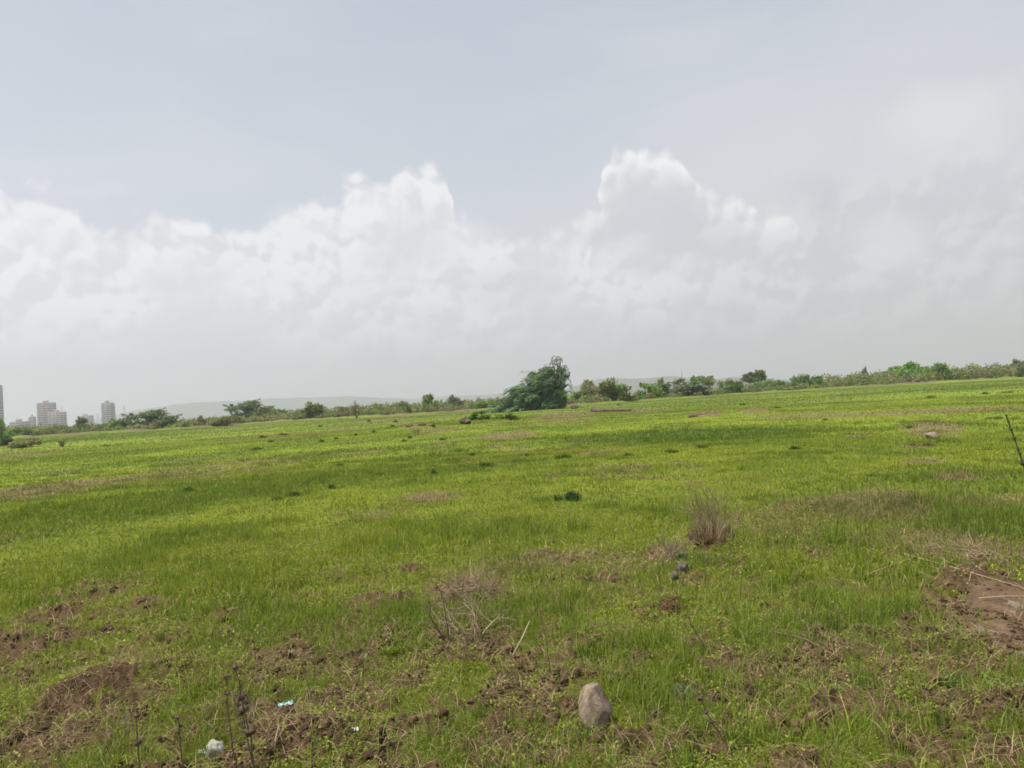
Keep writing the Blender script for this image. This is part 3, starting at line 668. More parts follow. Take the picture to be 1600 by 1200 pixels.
# scrub reading as one mass beyond the bund
def scrub():
    rg = np.random.default_rng(11); Vs, Fs, Cs = [], [], []; o_ = 0
    tops_x = [-300, 0, 100, 200, 300, 500, 600, 700, 780, 900, 1000, 1170, 1250, 1300, 1400, 1500, 1600, 1900]
    tops_y = [674, 664, 664, 661, 654, 637, 630, 625, 621, 613, 606, 596, 590, 585, 577, 572, 567, 548]
    cols = [G_olive, G_mid, (0.17, 0.23, 0.06), (0.20, 0.19, 0.095), G_grey, (0.19, 0.205, 0.09)]
    for k in range(1500):
        px = rg.uniform(-330, 1930); a = azel(px, hor(px))[0]; re = np.interp(a, E_az, E_r)
        dist = re + 7 + 110*rg.random()**1.5; p = far(px, dist)
        ty = np.interp(px, tops_x, tops_y); hmax = CAMH + (hor(px)-ty)*p.y/F
        frac = (dist-re)/117; Hh = hmax*rg.uniform(0.5, 0.9 + 0.25*frac)
        if 880 < px < 1290: Hh *= .62
        elif px < 880 and frac < .15: Hh *= .7
        Hh = max(Hh, 0.7); Wd = Hh*rg.uniform(1.0, 2.2)
        n_ = int(150 + Hh*110); s = 0.155*dist/150
        d = rg.normal(0, 1, (n_, 3)); d /= np.linalg.norm(d, axis=1)[:, None]; d[:, 2] = np.abs(d[:, 2]); r = rg.random(n_)**.4*(1+.2*np.sin(d[:, 0]*6+k))
        P_ = np.array([p.x, p.y, 0]) + d*r[:, None]*np.array([Wd/2, Wd/2, Hh])
        V, F_ = quads_at(P_, s*rg.uniform(.6, 1.4, n_), .6, rg)
        c = np.array(cols[rg.choice(6, p=[.28, .16, .14, .16, .14, .12])])*rg.uniform(.8, 1.25)*np.clip(rg.normal(1, .2, n_), .5, 1.6)[:, None]
        Vs.append(V); Fs.append(F_+o_); Cs.append(np.repeat(c, 4, 0)); o_ += len(V)
    o = mesh_np('scrub', np.vstack(Vs), np.vstack(Fs), M_leaf, np.vstack(Cs))
    tag(o, 'mixed olive scrub forming one low mass beyond the field', 'scrub', kind='stuff')
scrub()

# ------------------------------------------------------------------ the big windswept tree
def big_tree():
    rg = np.random.default_rng(3)
    base = at(862, 640); d = base.y; s = d/F       # metres per photo pixel at its distance
    base.z = gz(base.x, base.y)
    root = empty('leaning_tree', base, -math.atan2(base.x, base.y), 'large windswept feathery tree leaning to the left beside the fallen log', 'tree')
    def L(px, py, dy=0.0): return np.array([(px-862)*s, dy, (640-py + SL*(px-862)*0)*s])
    # silhouette tips, photo pixels, with the depth of each tip
    tips = [(800, 638), (815, 637), (828, 637), (842, 638), (874, 637), (884, 637), (890, 632), (856, 636), (868, 634), (812, 630), (768, 636), (766, 639), (776, 631), (784, 636), (792, 624), (798, 632), (812, 612), (772, 634), (778, 626), (790, 616), (786, 622), (798, 604), (806, 600), (815, 597), (818, 606), (826, 590), (836, 584), (832, 578), (842, 580), (850, 575), (858, 570), (866, 563), (872, 568), (878, 560), (884, 571),
            (884, 590), (889, 583), (887, 602), (893, 605), (890, 618), (886, 628), (878, 606), (870, 585), (855, 592), (845, 600), (830, 612), (815, 622), (800, 628), (788, 633), (808, 634), (826, 632), (845, 628),
            (862, 616), (872, 622), (858, 606), (838, 620), (822, 604), (848, 588), (866, 594), (880, 632), (850, 636), (834, 638)]
    mb = MB(); LP, LS, LA, LC = [], [], [], []
    O = np.array([0, 0, -0.2]); k1 = L(858, 622); k2 = L(868, 606)
    mb.tube(np.array([O, L(861, 634), k1]), [.34, .28, .2], 8); mb.tube(np.array([L(861, 634), L(868, 620), k2]), [.22, .18, .12], 7)
    for rep in range(4):
        for ti, (tx, ty) in enumerate(tips):
            dy = rg.uniform(-1, 1)*3.0*(1-rep*0.1)
            jx, jy = rg.normal(0, 2.0), rg.normal(0, 2.0); tx += 4 if ty < 600 and tx < 884 else (3 if ty < 615 else 0); ty += 2
            if rep: tx2, ty2 = 862+(tx+jx-862)*rg.uniform(.65, 1.0), 640+(ty+jy-640)*rg.uniform(.65, .98)
            else: tx2, ty2, dy = tx+jx*.3, ty+jy*.3, dy*.5
            tx2 = min(tx2, 889 if ty2 > 600 else 893); T = L(tx2, ty2, dy); S = k1 if tx2 < 862 else k2
            S = S*rg.uniform(.5, 1.0)
            mid = S*.45 + T*.55; mid[2] += rg.uniform(.3, 1.1)*(1.0 if tx2 < 880 else .6); mid[0] += .3
            t = np.linspace(0, 1, 9)[:, None]; q = (1-t)**2*S + 2*t*(1-t)*mid + t*t*T
            mb.tube(q, np.linspace(.075, .018, 9), 4, cap=False)
            left = -1.0 if tx2 < 872 else ((0.1 if rg.random() < .6 else .35) if ty2 < 600 else -.55)
            tone = rg.uniform(.38, 1.6)
            # feathery sprays along the limb, swept left and drooping at the tips
            for m_ in range(15 if tx2 < 868 or ty2 > 612 else 4):
                u = rg.uniform(.3, 1.0)**.7; P0 = (1-u)**2*S + 2*u*(1-u)*mid + u*u*T
                dr = np.array([left*rg.uniform(.8, 1.5), rg.normal(0, .35), rg.uniform(-.1, .42)]); ln = rg.uniform(.6, 1.3)*(1.15 if u > .8 else .9)
                nn = 17; w_ = np.linspace(0, 1, nn)[:, None]
                pts = P0 + dr*ln*w_ + np.array([0, 0, -.55])*ln*w_**2.2
                if m_ < 4: mb.tube(pts[::4], np.linspace(.016, .006, len(pts[::4])), 3, cap=False)
                pts = pts + rg.normal(0, .05, pts.shape)
                LP.append(pts); ax = dr + np.array([0, 0, -.9])*w_; LA.append(ax); LS.append(np.full(nn, .19)); LC.append(np.tile(np.array((0.160, 0.265, 0.135))*tone*rg.uniform(.8, 1.2), (nn, 1)))
    # drooping bare-ended tendrils on the right
    for (x0, y0, x1, y1, x2, y2) in [(872, 572, 880, 556, 884, 568), (878, 590, 888, 574, 890, 584), (880, 600, 893, 588, 895, 604), (882, 608, 892, 598, 894, 612), (868, 570, 876, 561, 882, 563), (880, 584, 887, 578, 889, 575), (870, 578, 864, 560, 871, 558), (876, 582, 886, 566, 892, 580), (874, 568, 872, 556, 880, 560), (884, 606, 895, 596, 896, 616), (880, 595, 893, 580, 893, 592), (886, 615, 896, 610, 895, 626), (862, 574, 868, 560, 876, 564)]:
        t = np.linspace(0, 1, 12)[:, None]; dy = rg.uniform(-.6, .6)
        q = (1-t)**2*L(x0, y0, dy) + 2*t*(1-t)*L(x1, y1, dy) + t*t*L(x2, y2, dy)
        mb.tube(q, np.linspace(.035, .012, 12), 4, cap=False)
        for _ in range(3): LP.append(q+rg.normal(0, .08, q.shape)); LA.append(np.gradient(q, axis=0)*4); LS.append(np.full(12, .13)); LC.append(np.tile(np.array((0.06, 0.10, 0.04)), (12, 1)))
    mb.build('trunk', M_bark, root)
    P_ = np.vstack(LP); Z = P_[:, 2] > .05; P_ = P_[Z]; A_ = np.vstack(LA)[Z]; S_ = np.concatenate(LS)[Z]; C_ = np.vstack(LC)[Z]
    V, F_ = quads_at(P_, S_*rg.uniform(.7, 1.5, len(P_)), .20, rg, A_)
    mesh_np('crown', V, F_, M_leaf, np.repeat(C_*np.clip(rg.normal(1, .18, len(C_)), .5, 1.5)[:, None], 4, 0), root)
big_tree()

# branching dead plants
def twigs(mb, p, d, ln, r, depth, rg, spread=.6, n=3, up=.1, col=(1, 1, 1)):
    k = 5; pts = [np.array(p, float)]; dd = np.array(d, float)
    for _ in range(k-1):
        dd = dd + rg.normal(0, .16, 3) + np.array([0, 0, up*.3]); dd /= np.linalg.norm(dd); pts.append(pts[-1]+dd*ln/(k-1))
    mb.tube(pts, np.linspace(r, r*.5, k), 4, col, cap=False)
    if depth == 0: return
    for q in range(n):
        nd = dd + rg.normal(0, spread, 3); nd[2] += up; nd /= np.linalg.norm(nd)
        twigs(mb, pts[rg.integers(2, k)], nd, ln*rg.uniform(.5, .8), r*.55, depth-1, rg, spread, n, up, col)
def dead(name, px, base, hpx, label, cat, mat, seed, spread=.6, n=3, depth=3, r=.05, dist=None, group=None, haze=None):
    p = at(px, base) if dist is None else far(px, dist); s = p.y/F; p.z = gz(p.x, p.y)-.02
    rg = np.random.default_rng(seed); Hh = hpx*s; mb = MB()
    root = empty(name, p, 0, label, cat, group)
    twigs(mb, (0, 0, -.05), (0, 0, 1), Hh*.42, r*Hh, depth, rg, spread, n, .25)
    for k in range(3): twigs(mb, (0, 0, 0), (rg.normal(0, .5), rg.normal(0, .5), .9), Hh*.5, r*Hh*.6, depth-1, rg, spread, n, .25)
    mb.build('trunk', mat, root)
    if haze:
        P_ = np.vstack(mb.V); P_ = P_[P_[:, 2] > Hh*.35]; P_ = P_[rg.integers(0, len(P_), haze)] + rg.normal(0, .1*Hh*.5, (haze, 3))
        V, F_ = quads_at(P_, Hh*.03, .4, rg); mesh_np('crown', V, F_, M_leaf, np.tile((.20, .15, .11), (len(V), 1)), root)
    return root
dead('dead_tree', 557, 654, 29, 'bare brownish dead tree standing alone on the far field edge', 'dead tree', M_grey_bark, 1, .7, 4, 3, .035, haze=500)
dead('dead_shrub', 98, 698, 16, 'small brown withered shrub alone in the grass at far left', 'dead shrub', M_bark, 2, .8, 4, 3, .07, haze=250)
dead('dry_shrub', 652, 680, 18, 'leafless brown shrub on the low earth mound left of the stump', 'dry shrub', M_grey_bark, 3, 1.0, 4, 3, .02, haze=160)

def hook(px, base, pts, name, label, r=.05, dist=None):
    p = at(px, base) if dist is None else far(px, dist); s = p.y/F; mb = MB(); p.z = gz(p.x, p.y)
    q = np.array([((x-px)*s, 0, (base-y)*s) for x, y in pts])
    mb.tube(q, np.linspace(r, r*.4, len(q)), 5); root = tag(mb.build(name, M_bark), label, 'dead branch')
    root.location = p; root.rotation_euler.z = -math.atan2(p.x, p.y); return root
hook(488, 655, [(488, 655), (489, 640), (491, 633), (494, 631), (497, 631), (499, 633)], 'dead_branch', 'dark hooked dead branch curling above the compact dark bush', .11)
hook(1068, 619, [(1068, 619), (1068, 600), (1067, 588), (1068, 580)], 'dead_branch', 'thin bare twig sticking up out of the grey green thicket', .07)

# ------------------------------------------------------------------ buildings
M_wall = [flat_mat('wall_pink', (0.23, 0.165, 0.155), (0.28, 0.20, 0.19), .3, .9), flat_mat('wall_cream', (0.36, 0.33, 0.28), (0.42, 0.38, 0.33), .3, .9), flat_mat('wall_grey', (0.20, 0.205, 0.215), (0.27, 0.27, 0.28), .3, .9),
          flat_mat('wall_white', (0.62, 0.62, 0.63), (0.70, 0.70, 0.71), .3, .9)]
M_glass = flat_mat('window_glass', (0.05, 0.06, 0.075), (0.09, 0.10, 0.12), .5, .25, .5)
M_slab = flat_mat('slab', (0.33, 0.31, 0.29), (0.42, 0.40, 0.38), .5, .9)
def building(name, px, wpx, top, dist, blocks, label, yaw=0.0, cat='apartment building'):
    """blocks: (x0 x1 as fractions of the width, height fraction, wall index, floors, bays, depth)"""
    p = far(px, dist); s = p.y/F; Wd = wpx*s*p.y/p.length; Ht = (hor(px)-top)*s + CAMH; root = empty(name, p, -math.atan2(p.x, p.y)+yaw, label, cat)
    first = {}
    for bi, (x0, x1, hf, wi, fl, bays, dp, y0) in enumerate(blocks):
        X0, X1 = (x0-.5)*Wd, (x1-.5)*Wd; hh = Ht*hf; mb = MB(); D_ = dp
        mb.box(X0, X1, y0, y0+D_, -1, hh); mb.build('wall', M_wall[wi], root)
        pb = MB(); pb.box(X0+.4, X1-.4, y0+.4, y0+D_-.4, hh+.003, hh+.9); pb.box(X0+(X1-X0)*.3, X0+(X1-X0)*.62, y0+3, y0+8, hh+.91, hh+3.6); pb.build('parapet', M_slab, root)
        fh = hh/fl; bw = (X1-X0)/bays
        for f_ in range(fl):
            bal = MB(); bal.box(X0+bw*.12, X1-bw*.12, y0-1.1, y0-.003, f_*fh+.15, f_*fh+.40); bal.box(X0+bw*.12, X1-bw*.12, y0-1.1, y0-1.0, f_*fh+.41, f_*fh+1.2)
            bal.build('balcony', M_slab, root)
            for b_ in range(bays):
                key = (round(bw, 2), round(fh, 2))
                if key not in first:
                    wm = MB(); wm.box(-bw*.40, bw*.40, -.06, .25, 0, fh*.64); o = wm.build('window', M_glass, root); first[key] = o
                else:
                    o = first[key].copy(); C.objects.link(o); o.parent = root
                o.location = (X0+bw*(b_+.5), y0, f_*fh+fh*.28)
            # side faces
            for sx_, xx in ((-1, X0), (1, X1)):
                wm = MB(); wm.box(xx-.06, xx+.06, y0+D_*.25, y0+D_*.75, f_*fh+fh*.25, f_*fh+fh*.85); wm.build('side_window', M_glass, root)
    return root
building('apartment_tower', 0, 14, 603, 950, [(0, 1, 1, 0, 17, 2, 14, 0)], 'tallest dark pinkish tower cut by the left edge of the photo')
building('apartment_tower', 82, 46, 630, 1050, [(0, .66, 1, 0, 11, 4, 16, 0), (.36, 1.0, .60, 1, 7, 5, 9, -10)], 'pinkish tower with a lower cream wing in front of it', yaw=.0)
building('apartment_block', 170, 22, 629, 1000, [(.0, .92, .97, 1, 10, 3, 14, 0), (.92, 1.0, .9, 2, 10, 1, 10, 1)], 'pale apartment block with dark windows standing alone right of the pinkish tower', yaw=.0)
building('office_building', 31, 32, 660, 900, [(0, 1, 1, 2, 3, 8, 14, 0)], 'long low grey building with window bands left of the pinkish tower', cat='building')
building('apartment_block', 51, 12, 652, 1150, [(0, 1, 1, 0, 5, 2, 12, 0)], 'small pinkish block between the low grey building and the pinkish tower')
building('apartment_block', 135, 24, 650, 1300, [(0, 1, 1, 1, 5, 4, 12, 0)], 'faint cream block behind the dark round bush')
building('warehouse', 193, 16, 652, 900, [(0, 1, 1, 3, 2, 3, 20, 0)], 'low white building peeping out right of the pale apartment block', cat='building')
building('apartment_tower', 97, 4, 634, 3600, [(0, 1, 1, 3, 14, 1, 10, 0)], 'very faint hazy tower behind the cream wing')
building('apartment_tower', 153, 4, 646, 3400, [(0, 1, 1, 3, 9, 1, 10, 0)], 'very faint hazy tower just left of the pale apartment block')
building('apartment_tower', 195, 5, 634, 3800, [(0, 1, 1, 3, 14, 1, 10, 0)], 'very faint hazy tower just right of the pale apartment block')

# ------------------------------------------------------------------ hills
M_hill = flat_mat('hill', (0.04, 0.055, 0.035), (0.08, 0.09, 0.05), .004, .95)
def hills(name, pts, dist, depth, label):
    xs = np.arange(pts[0][0], pts[-1][0]+1, 4.0); ys = np.interp(xs, [p[0] for p in pts], [p[1] for p in pts])
    rows = []; nd = 9
    for k in range(nd):
        t = k/(nd-1)*2-1; r = dist + depth*t; pr = (1-t*t)
        V = []
        for x, y in zip(xs, ys):
            ca = math.cos(azel(x, hor(x))[0])
            h = (hor(x)-y)*dist*ca/F*pr*(1 + .25*(fbm(np.array([x/14.+k*.7]), np.array([k*.9]), 1, 3, 5)[0]-.5)) if t else (hor(x)-y)*dist*ca/F
            p = far(x, r); V.append((p.x, p.y, h-1))
        rows.append(V)
    V = np.array(rows).reshape(-1, 3); nx = len(xs); i = np.arange(nd-1)[:, None]*nx+np.arange(nx-1)[None]
    tag(mesh_np(name, V, np.stack([i, i+1, i+nx+1, i+nx], -1).reshape(-1, 4), M_hill, np.ones((len(V), 3)), smooth=True), label, 'hills', kind='structure')
hills('hills', [(120, 662), (170, 650), (210, 640), (300, 628), (360, 626), (430, 622), (500, 620), (540, 618), (600, 621), (660, 622), (700, 618), (760, 616), (800, 612), (840, 612), (900, 617)], 3600, 500, 'long faint blue grey ridge on the left')
hills('hills', [(840, 622), (870, 612), (892, 604), (915, 598), (935, 592), (960, 589), (985, 590.5), (1010, 590), (1050, 586), (1075, 589), (1100, 588), (1120, 591), (1145, 588), (1165, 588), (1200, 591), (1260, 594), (1330, 592)], 2700, 350, 'grey hill ridge right of the big tree')
hills('hills', [(1060, 610), (1110, 595), (1145, 591), (1165, 590), (1180, 592), (1220, 594), (1300, 590)], 1500, 150, 'darker low ridge in front of the grey hills')

# ------------------------------------------------------------------ stones, logs, litter
M_stone = flat_mat('sandstone', (0.15, 0.112, 0.075), (0.32, 0.255, 0.185), 22, .9, .2, .007, 70)
M_grock = flat_mat('grey_rock', (0.075, 0.064, 0.050), (0.165, 0.140, 0.108), 16, .9, .2, .006, 50)
M_wstone = flat_mat('white_stone', (0.17, 0.165, 0.13), (0.44, 0.43, 0.38), 18, .75, .3, .003, 50)
i3v, i3f = subdiv(*ico(), 3)
def stone(name, px, py, size, label, mat, seed, shape=None, sink=.25, cat='stone', rough=.2, group=None, rz=None, tilt=0):
    rg = np.random.default_rng(seed); V = i3v.copy()
    for _ in range(13):           # chisel facets
        d = rg.normal(0, 1, 3); d /= np.linalg.norm(d); h = rg.uniform(.56, .88); q = V@d; V = V - np.clip(q-h, 0, None)[:, None]*d*.85
    nz = fbm(V[:, 0]*2+seed, V[:, 1]*2+V[:, 2]*1.7, 1, 4, seed); V = V*(1+(nz-.5)*rough*2)[:, None]
    if shape: V = shape(V)
    V = V*np.array(size)/2
    p = onground(px, py); o = mesh_np(name, V, i3f, mat, np.ones((len(V), 3)), smooth=True)
    o.location = (p.x, p.y, p.z + size[2]*(.5-sink)); o.rotation_euler = (tilt, 0, -math.atan2(p.x, p.y) if rz is None else rz)
    return tag(o, label, cat, group)
def pear(V):
    V = V.copy()
    for d, h in (((.85, -.25, .55), .47), ((-.85, -.3, .55), .50), ((0, 1, .8), .6), ((.1, -1, .15), .62), ((-.9, -.2, -.35), .74), ((.85, -.2, -.5), .68), ((.3, .8, .5), .7)):
        d = np.array(d)/np.linalg.norm(d); V = V - np.clip(V@d-h, 0, None)[:, None]*d
    return V
stone('stone', 930, 1135, (.225, .165, .33), 'large pale brown stone with a pointed top, upright in the near grass', M_stone, 4, pear, .20, rough=.13, tilt=-.25)
stone('white_stone', 334, 1186, (.10, .09, .11), 'whitish rounded stone in the grass at the bottom left', M_wstone, 5, None, .22, rough=.25)
stone('rock', 1066, 895, (.12, .10, .15), 'grey rock with a rounded top beside the reddish dried plant heap', M_grock, 6, None, .2)
stone('rock', 1052, 905, (.08, .08, .10), 'small dark grey rock touching the left of the grey rounded rock', M_grock, 7, None, .25)
stone('rock', 1378, 797, (.30, .24, .24), 'grey rock lying on the low earth mound on the right', M_grock, 8, None, .2)
stone('rock', 1358, 794, (.26, .22, .16), 'brownish grey rock left of the rock on the right mound', M_grock, 18, None, .3)
stone('stone', 1456, 686, (.36, .26, .24), 'pale flat stone at the foot of the brown mound on the right', M_stone, 9, None, .2)
stone('stone', 898, 639, (1.0, .7, .65), 'brownish boulder at the right foot of the big leaning tree', M_grock, 10, None, .2)
stone('white_stone', 1514, 593, (.55, .4, .35), 'tiny white stone at the far field edge on the right', M_wstone, 11, None, .2)
stone('stone', 372, 832, (.16, .07, .06), 'small grey flat stone lying in the grass on the left', M_grock, 12, None, .3)
stone('stone', 967, 633, (.7, .5, .4), 'dark lump of earth and stone behind the fallen log', M_clod, 13, None, .3)
stone('stone', 1084, 652, (.6, .5, .35), 'small dark stone left of the dug up earth heaps', M_clod, 14, None, .3)
for k, (px, py, sz) in enumerate([(1098, 651, .8), (1108, 650, 1.0), (1116, 648, .7), (1170, 646, .8), (1180, 645, 1.1), (1190, 646, .7), (1440, 671, .35), (1452, 667, .4), (1468, 670, .4), (640, 667, .6), (660, 665, .7), (672, 667, .6)]):
    stone('earth_lump', px, py, (sz, sz*.8, sz*.38), 'brown lump of dug up earth on a far low mound', M_clod, 30+k, None, .3, 'earth lump', .35, 'lumps of dug up earth on the far mounds')
for o in bpy.data.objects:
    if o.name.startswith('earth_lump') or (o.type == 'MESH' and o.data.materials and o.data.materials[0] == M_clod and len(o.data.vertices) == len(i3v)):
        cc = np.ones((len(i3v), 4), np.float32); cc[:, :3] = (0.135, 0.092, 0.055); o.data.color_attributes['Col'].data.foreach_set('color', cc.ravel())

def log(name, x0, y0, x1, y1, r, label, mat, seed):
    a = onground(x0, y0); b = onground(x1, y1); rg = np.random.default_rng(seed); n_ = 26
    t = np.linspace(0, 1, n_)[:, None]; q = np.array(a)*(1-t)+np.array(b)*t; q = q - np.array(a)
    q[:, 2] += r*.75; q += np.array([0, 0, 1])*(rg.normal(0, r*.10, (n_, 1)))
    rad = r*(1.0-.3*t[:, 0])*np.clip(rg.normal(1, .2, n_), .6, 1.4)*(1+.25*np.sin(t[:, 0]*9+seed)); q[:, 2] += (rad-r)*.5; mb = MB(); mb.tube(q, rad, 10)
    root = empty(name, a, 0, label, 'log'); mb.build('bark', mat, root)
    e = MB(); dv = np.array(b-a); dv /= np.linalg.norm(dv); e.tube([-dv*.02+q[0], -dv*.005+q[0]], [r*.82, r*.85], 10); e.build('cut_end', M_stone, root)
log('fallen_log', 927, 643.5, 985, 642.5, .20, 'long fallen tree trunk lying in the grass right of the big tree', M_grey_bark, 3)
log('log_stump', 722, 662.5, 732, 662.8, .24, 'short thick grey log lying in the field left of the big tree', M_grey_bark, 4)

# plastic scraps
def scrap(name, px, py, w_, h_, mat, label, seed, cat='litter', lift=.03, rz=0.0):
    rg = np.random.default_rng(seed); nx, ny = 14, 8; p = onground(px, py)
    u, v = np.meshgrid(np.linspace(-.5, .5, nx), np.linspace(-.5, .5, ny)); edge = 1+.25*(fbm(u.ravel()*5+seed, v.ravel()*5, 1, 3, seed)-.5)
    Z = (fbm(u.ravel()*6, v.ravel()*5+seed, 1, 4, seed+1)-.5)*h_*1.4
    V = np.stack([u.ravel()*w_*edge, v.ravel()*h_*edge, Z], 1); V2 = V.copy(); V2[:, 2] -= .0012
    i = np.arange(ny-1)[:, None]*nx + np.arange(nx-1)[None]; q = np.stack([i, i+1, i+nx+1, i+nx], -1).reshape(-1, 4); n_ = nx*ny
    ring = list(range(nx)) + [k*nx+nx-1 for k in range(1, ny)] + [n_-1-k for k in range(1, nx)] + [k*nx for k in range(ny-2, 0, -1)]
    rim = np.array([(ring[(k+1) % len(ring)], ring[k], ring[k]+n_, ring[(k+1) % len(ring)]+n_) for k in range(len(ring))])
    o = mesh_np(name, np.vstack([V, V2]), [np.vstack([q, q[:, ::-1]+n_, rim])], mat, np.ones((2*n_, 3)), smooth=True)
    o.location = (p.x, p.y, p.z+lift); o.rotation_euler = (rg.uniform(.25, .6), 0, rz); return tag(o, label, cat)
M_cyan = flat_mat('cyan_plastic', (0.10, 0.42, 0.40), (0.62, 0.70, 0.68), 28, .3, .5, .0, 50, 1)
M_paper = flat_mat('white_plastic', (0.75, 0.75, 0.74), (0.85, 0.85, 0.85), 20, .4, .5)
scrap('plastic_wrapper', 447, 1109, .080, .026, M_cyan, 'turquoise and white plastic wrapper lying in the near grass', 2, 'wrapper', rz=.5)
scrap('paper_scrap', 555, 1144, .032, .028, M_paper, 'tiny white scrap on the bare soil right of the wrapper', 3, 'litter', .012)
scrap('paper_scrap', 316, 1179, .035, .020, M_paper, 'small white scrap touching the left of the whitish rounded stone', 4, 'litter', .015)

# puddles on the mud
m = bpy.data.materials.new('puddle_water'); m.use_nodes = True; b = m.node_tree.nodes['Principled BSDF']
b.inputs['Base Color'].default_value = (0.16, 0.115, 0.075, 1); b.inputs['Roughness'].default_value = 0.22; b.inputs['Specular IOR Level'].default_value = .3
def puddle(px, py, hw, hh, seed, label):
    p = onground(px, py); z = p.z + .001; s = p.y/F; dpt = (at(px, py-hh)-at(px, py+hh)).length/2
    a = np.linspace(0, 2*PI, 65)[:-1]; k = .75+.6*fbm(np.cos(a)*2+seed, np.sin(a)*2, 1, 4, seed)
    V = np.vstack([np.stack([np.cos(a)*k*hw*s, np.sin(a)*k*dpt, 0*a], 1), [[0, 0, 0]]])
    f = np.stack([np.arange(64), (np.arange(64)+1) % 64, np.full(64, 64)], 1)
    o = mesh_np('puddle', V, f, m); o.location = (p.x, p.y, z); tag(o, label, 'puddle', kind='structure')
puddle(1580, 945, 44, 20, 1, 'shallow puddle on the muddy patch at right'); puddle(1584, 1008, 26, 30, 5, 'small puddle in front of the larger one')

# ------------------------------------------------------------------ dark tufts, weeds and stems as things
def tuft_mesh(seed, R_, Hh, n_, col, wd=.004, bend=(.1, .8), dead_=0.0, mat=None):
    rg = np.random.default_rng(seed); a = rg.uniform(0, 2*PI, n_); q = np.sqrt(rg.random(n_))*R_
    X, Y = np.cos(a)*q, np.sin(a)*q*.8
    if n_ >= 200:
        cc_ = rg.uniform(-.75, .75, (5, 2)); kk = rg.choice(5, n_, p=[.34, .24, .18, .14, .10]); X = cc_[kk, 0] + rg.normal(0, .22, n_); Y = cc_[kk, 1] + rg.normal(0, .3, n_); q = np.hypot(X, Y)*.6
    h = Hh*rg.uniform(.4, 1, n_)*(1-.4*q/R_)
    c = np.array(col)*np.clip(rg.normal(1, .25, n_), .4, 1.8)[:, None]
    V, F_, cc = blades('t', X, Y, h, np.full(n_, wd), rg.uniform(*bend, n_), c, None, lean=a+rg.normal(0, .6, n_), z0=np.zeros(n_), zoff=-.01)
    return V, F_, cc
tp = {}
def tuft(px, py, wpx, hpx, label, name='grass_tuft', cat='grass tuft', group=None, col=(0.042, 0.080, 0.016), seed=0, n_=160, mat=None, lift=0, tag_key='d', bend=(.1, .8)):
    p = onground(px, py); s = p.y/F; key = (tag_key, seed % 3, n_)
    if key not in tp:
        V, F_, cc = tuft_mesh(seed % 3 + 100, 1.0, 1.0, n_, col, .16 if tag_key[0] == 'h' else .03, bend); o = mesh_np(name, V, F_, mat or M_grass, cc); tp[key] = o
    else:
        o = tp[key].copy(); o.name = name; C.objects.link(o)
    o.location = (p.x, p.y, p.z+lift); R_ = wpx*s/2; o.scale = (R_, R_*1.0, max(hpx*s, .05)); o.rotation_euler.z = seed*2.1
    return tag(o, label, cat, group)
GT = 'dark grass tufts scattered in the field'
tuft(883, 780, 36, 23, 'darkest tall grass tuft in the middle of the field', group=GT, seed=0, n_=420, col=(.03, .07, .02), tag_key='k')
tuft(905, 781, 36, 18, 'lower dark tuft against the right of the darkest tuft', group=GT, seed=1, n_=420, tag_key='k', col=(.03, .07, .02))
sm = 'small dark grass tuft dotted on the open field'
for k, (x, y, w_, h_) in enumerate([(676, 741, 14, 9), (736, 712, 12, 6), (757, 730, 24, 10), (822, 713, 10, 6), (870, 717, 16, 7), (884, 716, 16, 9), (980, 713, 24, 6), (1045, 708, 24, 8), (1096, 701, 18, 8), (1242, 703, 24, 8),
    (455, 775, 28, 10), (432, 782, 18, 7), (515, 764, 20, 9), (528, 728, 16, 5), (640, 685, 8, 5), (677, 668, 8, 8), (630, 690, 10, 4), (690, 688, 10, 5), (555, 681, 8, 5), (583, 676, 7, 6), (422, 691, 10, 5), (501, 691, 12, 6), (524, 686, 9, 4),
    (500, 667, 8, 4), (575, 659, 8, 4), (617, 660, 8, 5), (613, 667, 8, 4), (1424, 670, 16, 7), (1552, 655, 20, 5), (1455, 622, 14, 5), (1540, 616, 10, 5), (1573, 614, 14, 4), (1432, 697, 18, 4), (1452, 697, 16, 5), (290, 768, 22, 9), (400, 703, 16, 5),
    (408, 684, 18, 5), (440, 680, 20, 4), (165, 697, 12, 3), (1290, 657, 10, 4), (1160, 633, 8, 4), (1215, 638, 10, 4), (1362, 745, 14, 5), (712, 722, 10, 4), (592, 743, 14, 5), (1010, 690, 12, 4)]):
    tuft(x, y, w_*1.1, h_*1.25+1, sm, group=GT, seed=k, n_=240)
for k, (x, y, w_, h_, lb_) in enumerate([(752, 657, 34, 15, 'leafy bright green weed clump left of the big tree, right of the short log'), (800, 658, 22, 12, 'darker leafy weed clump right of the bright weed clump'), (778, 656, 22, 8, 'low weed clump between the bright and the darker weed clumps')]):
    B('round_bright' if k != 1 else 'round_mid', x, y, w_, y-h_, lb_, 'weed', 'leafy_weed', 'leafy weeds in the field', seed=50+k)
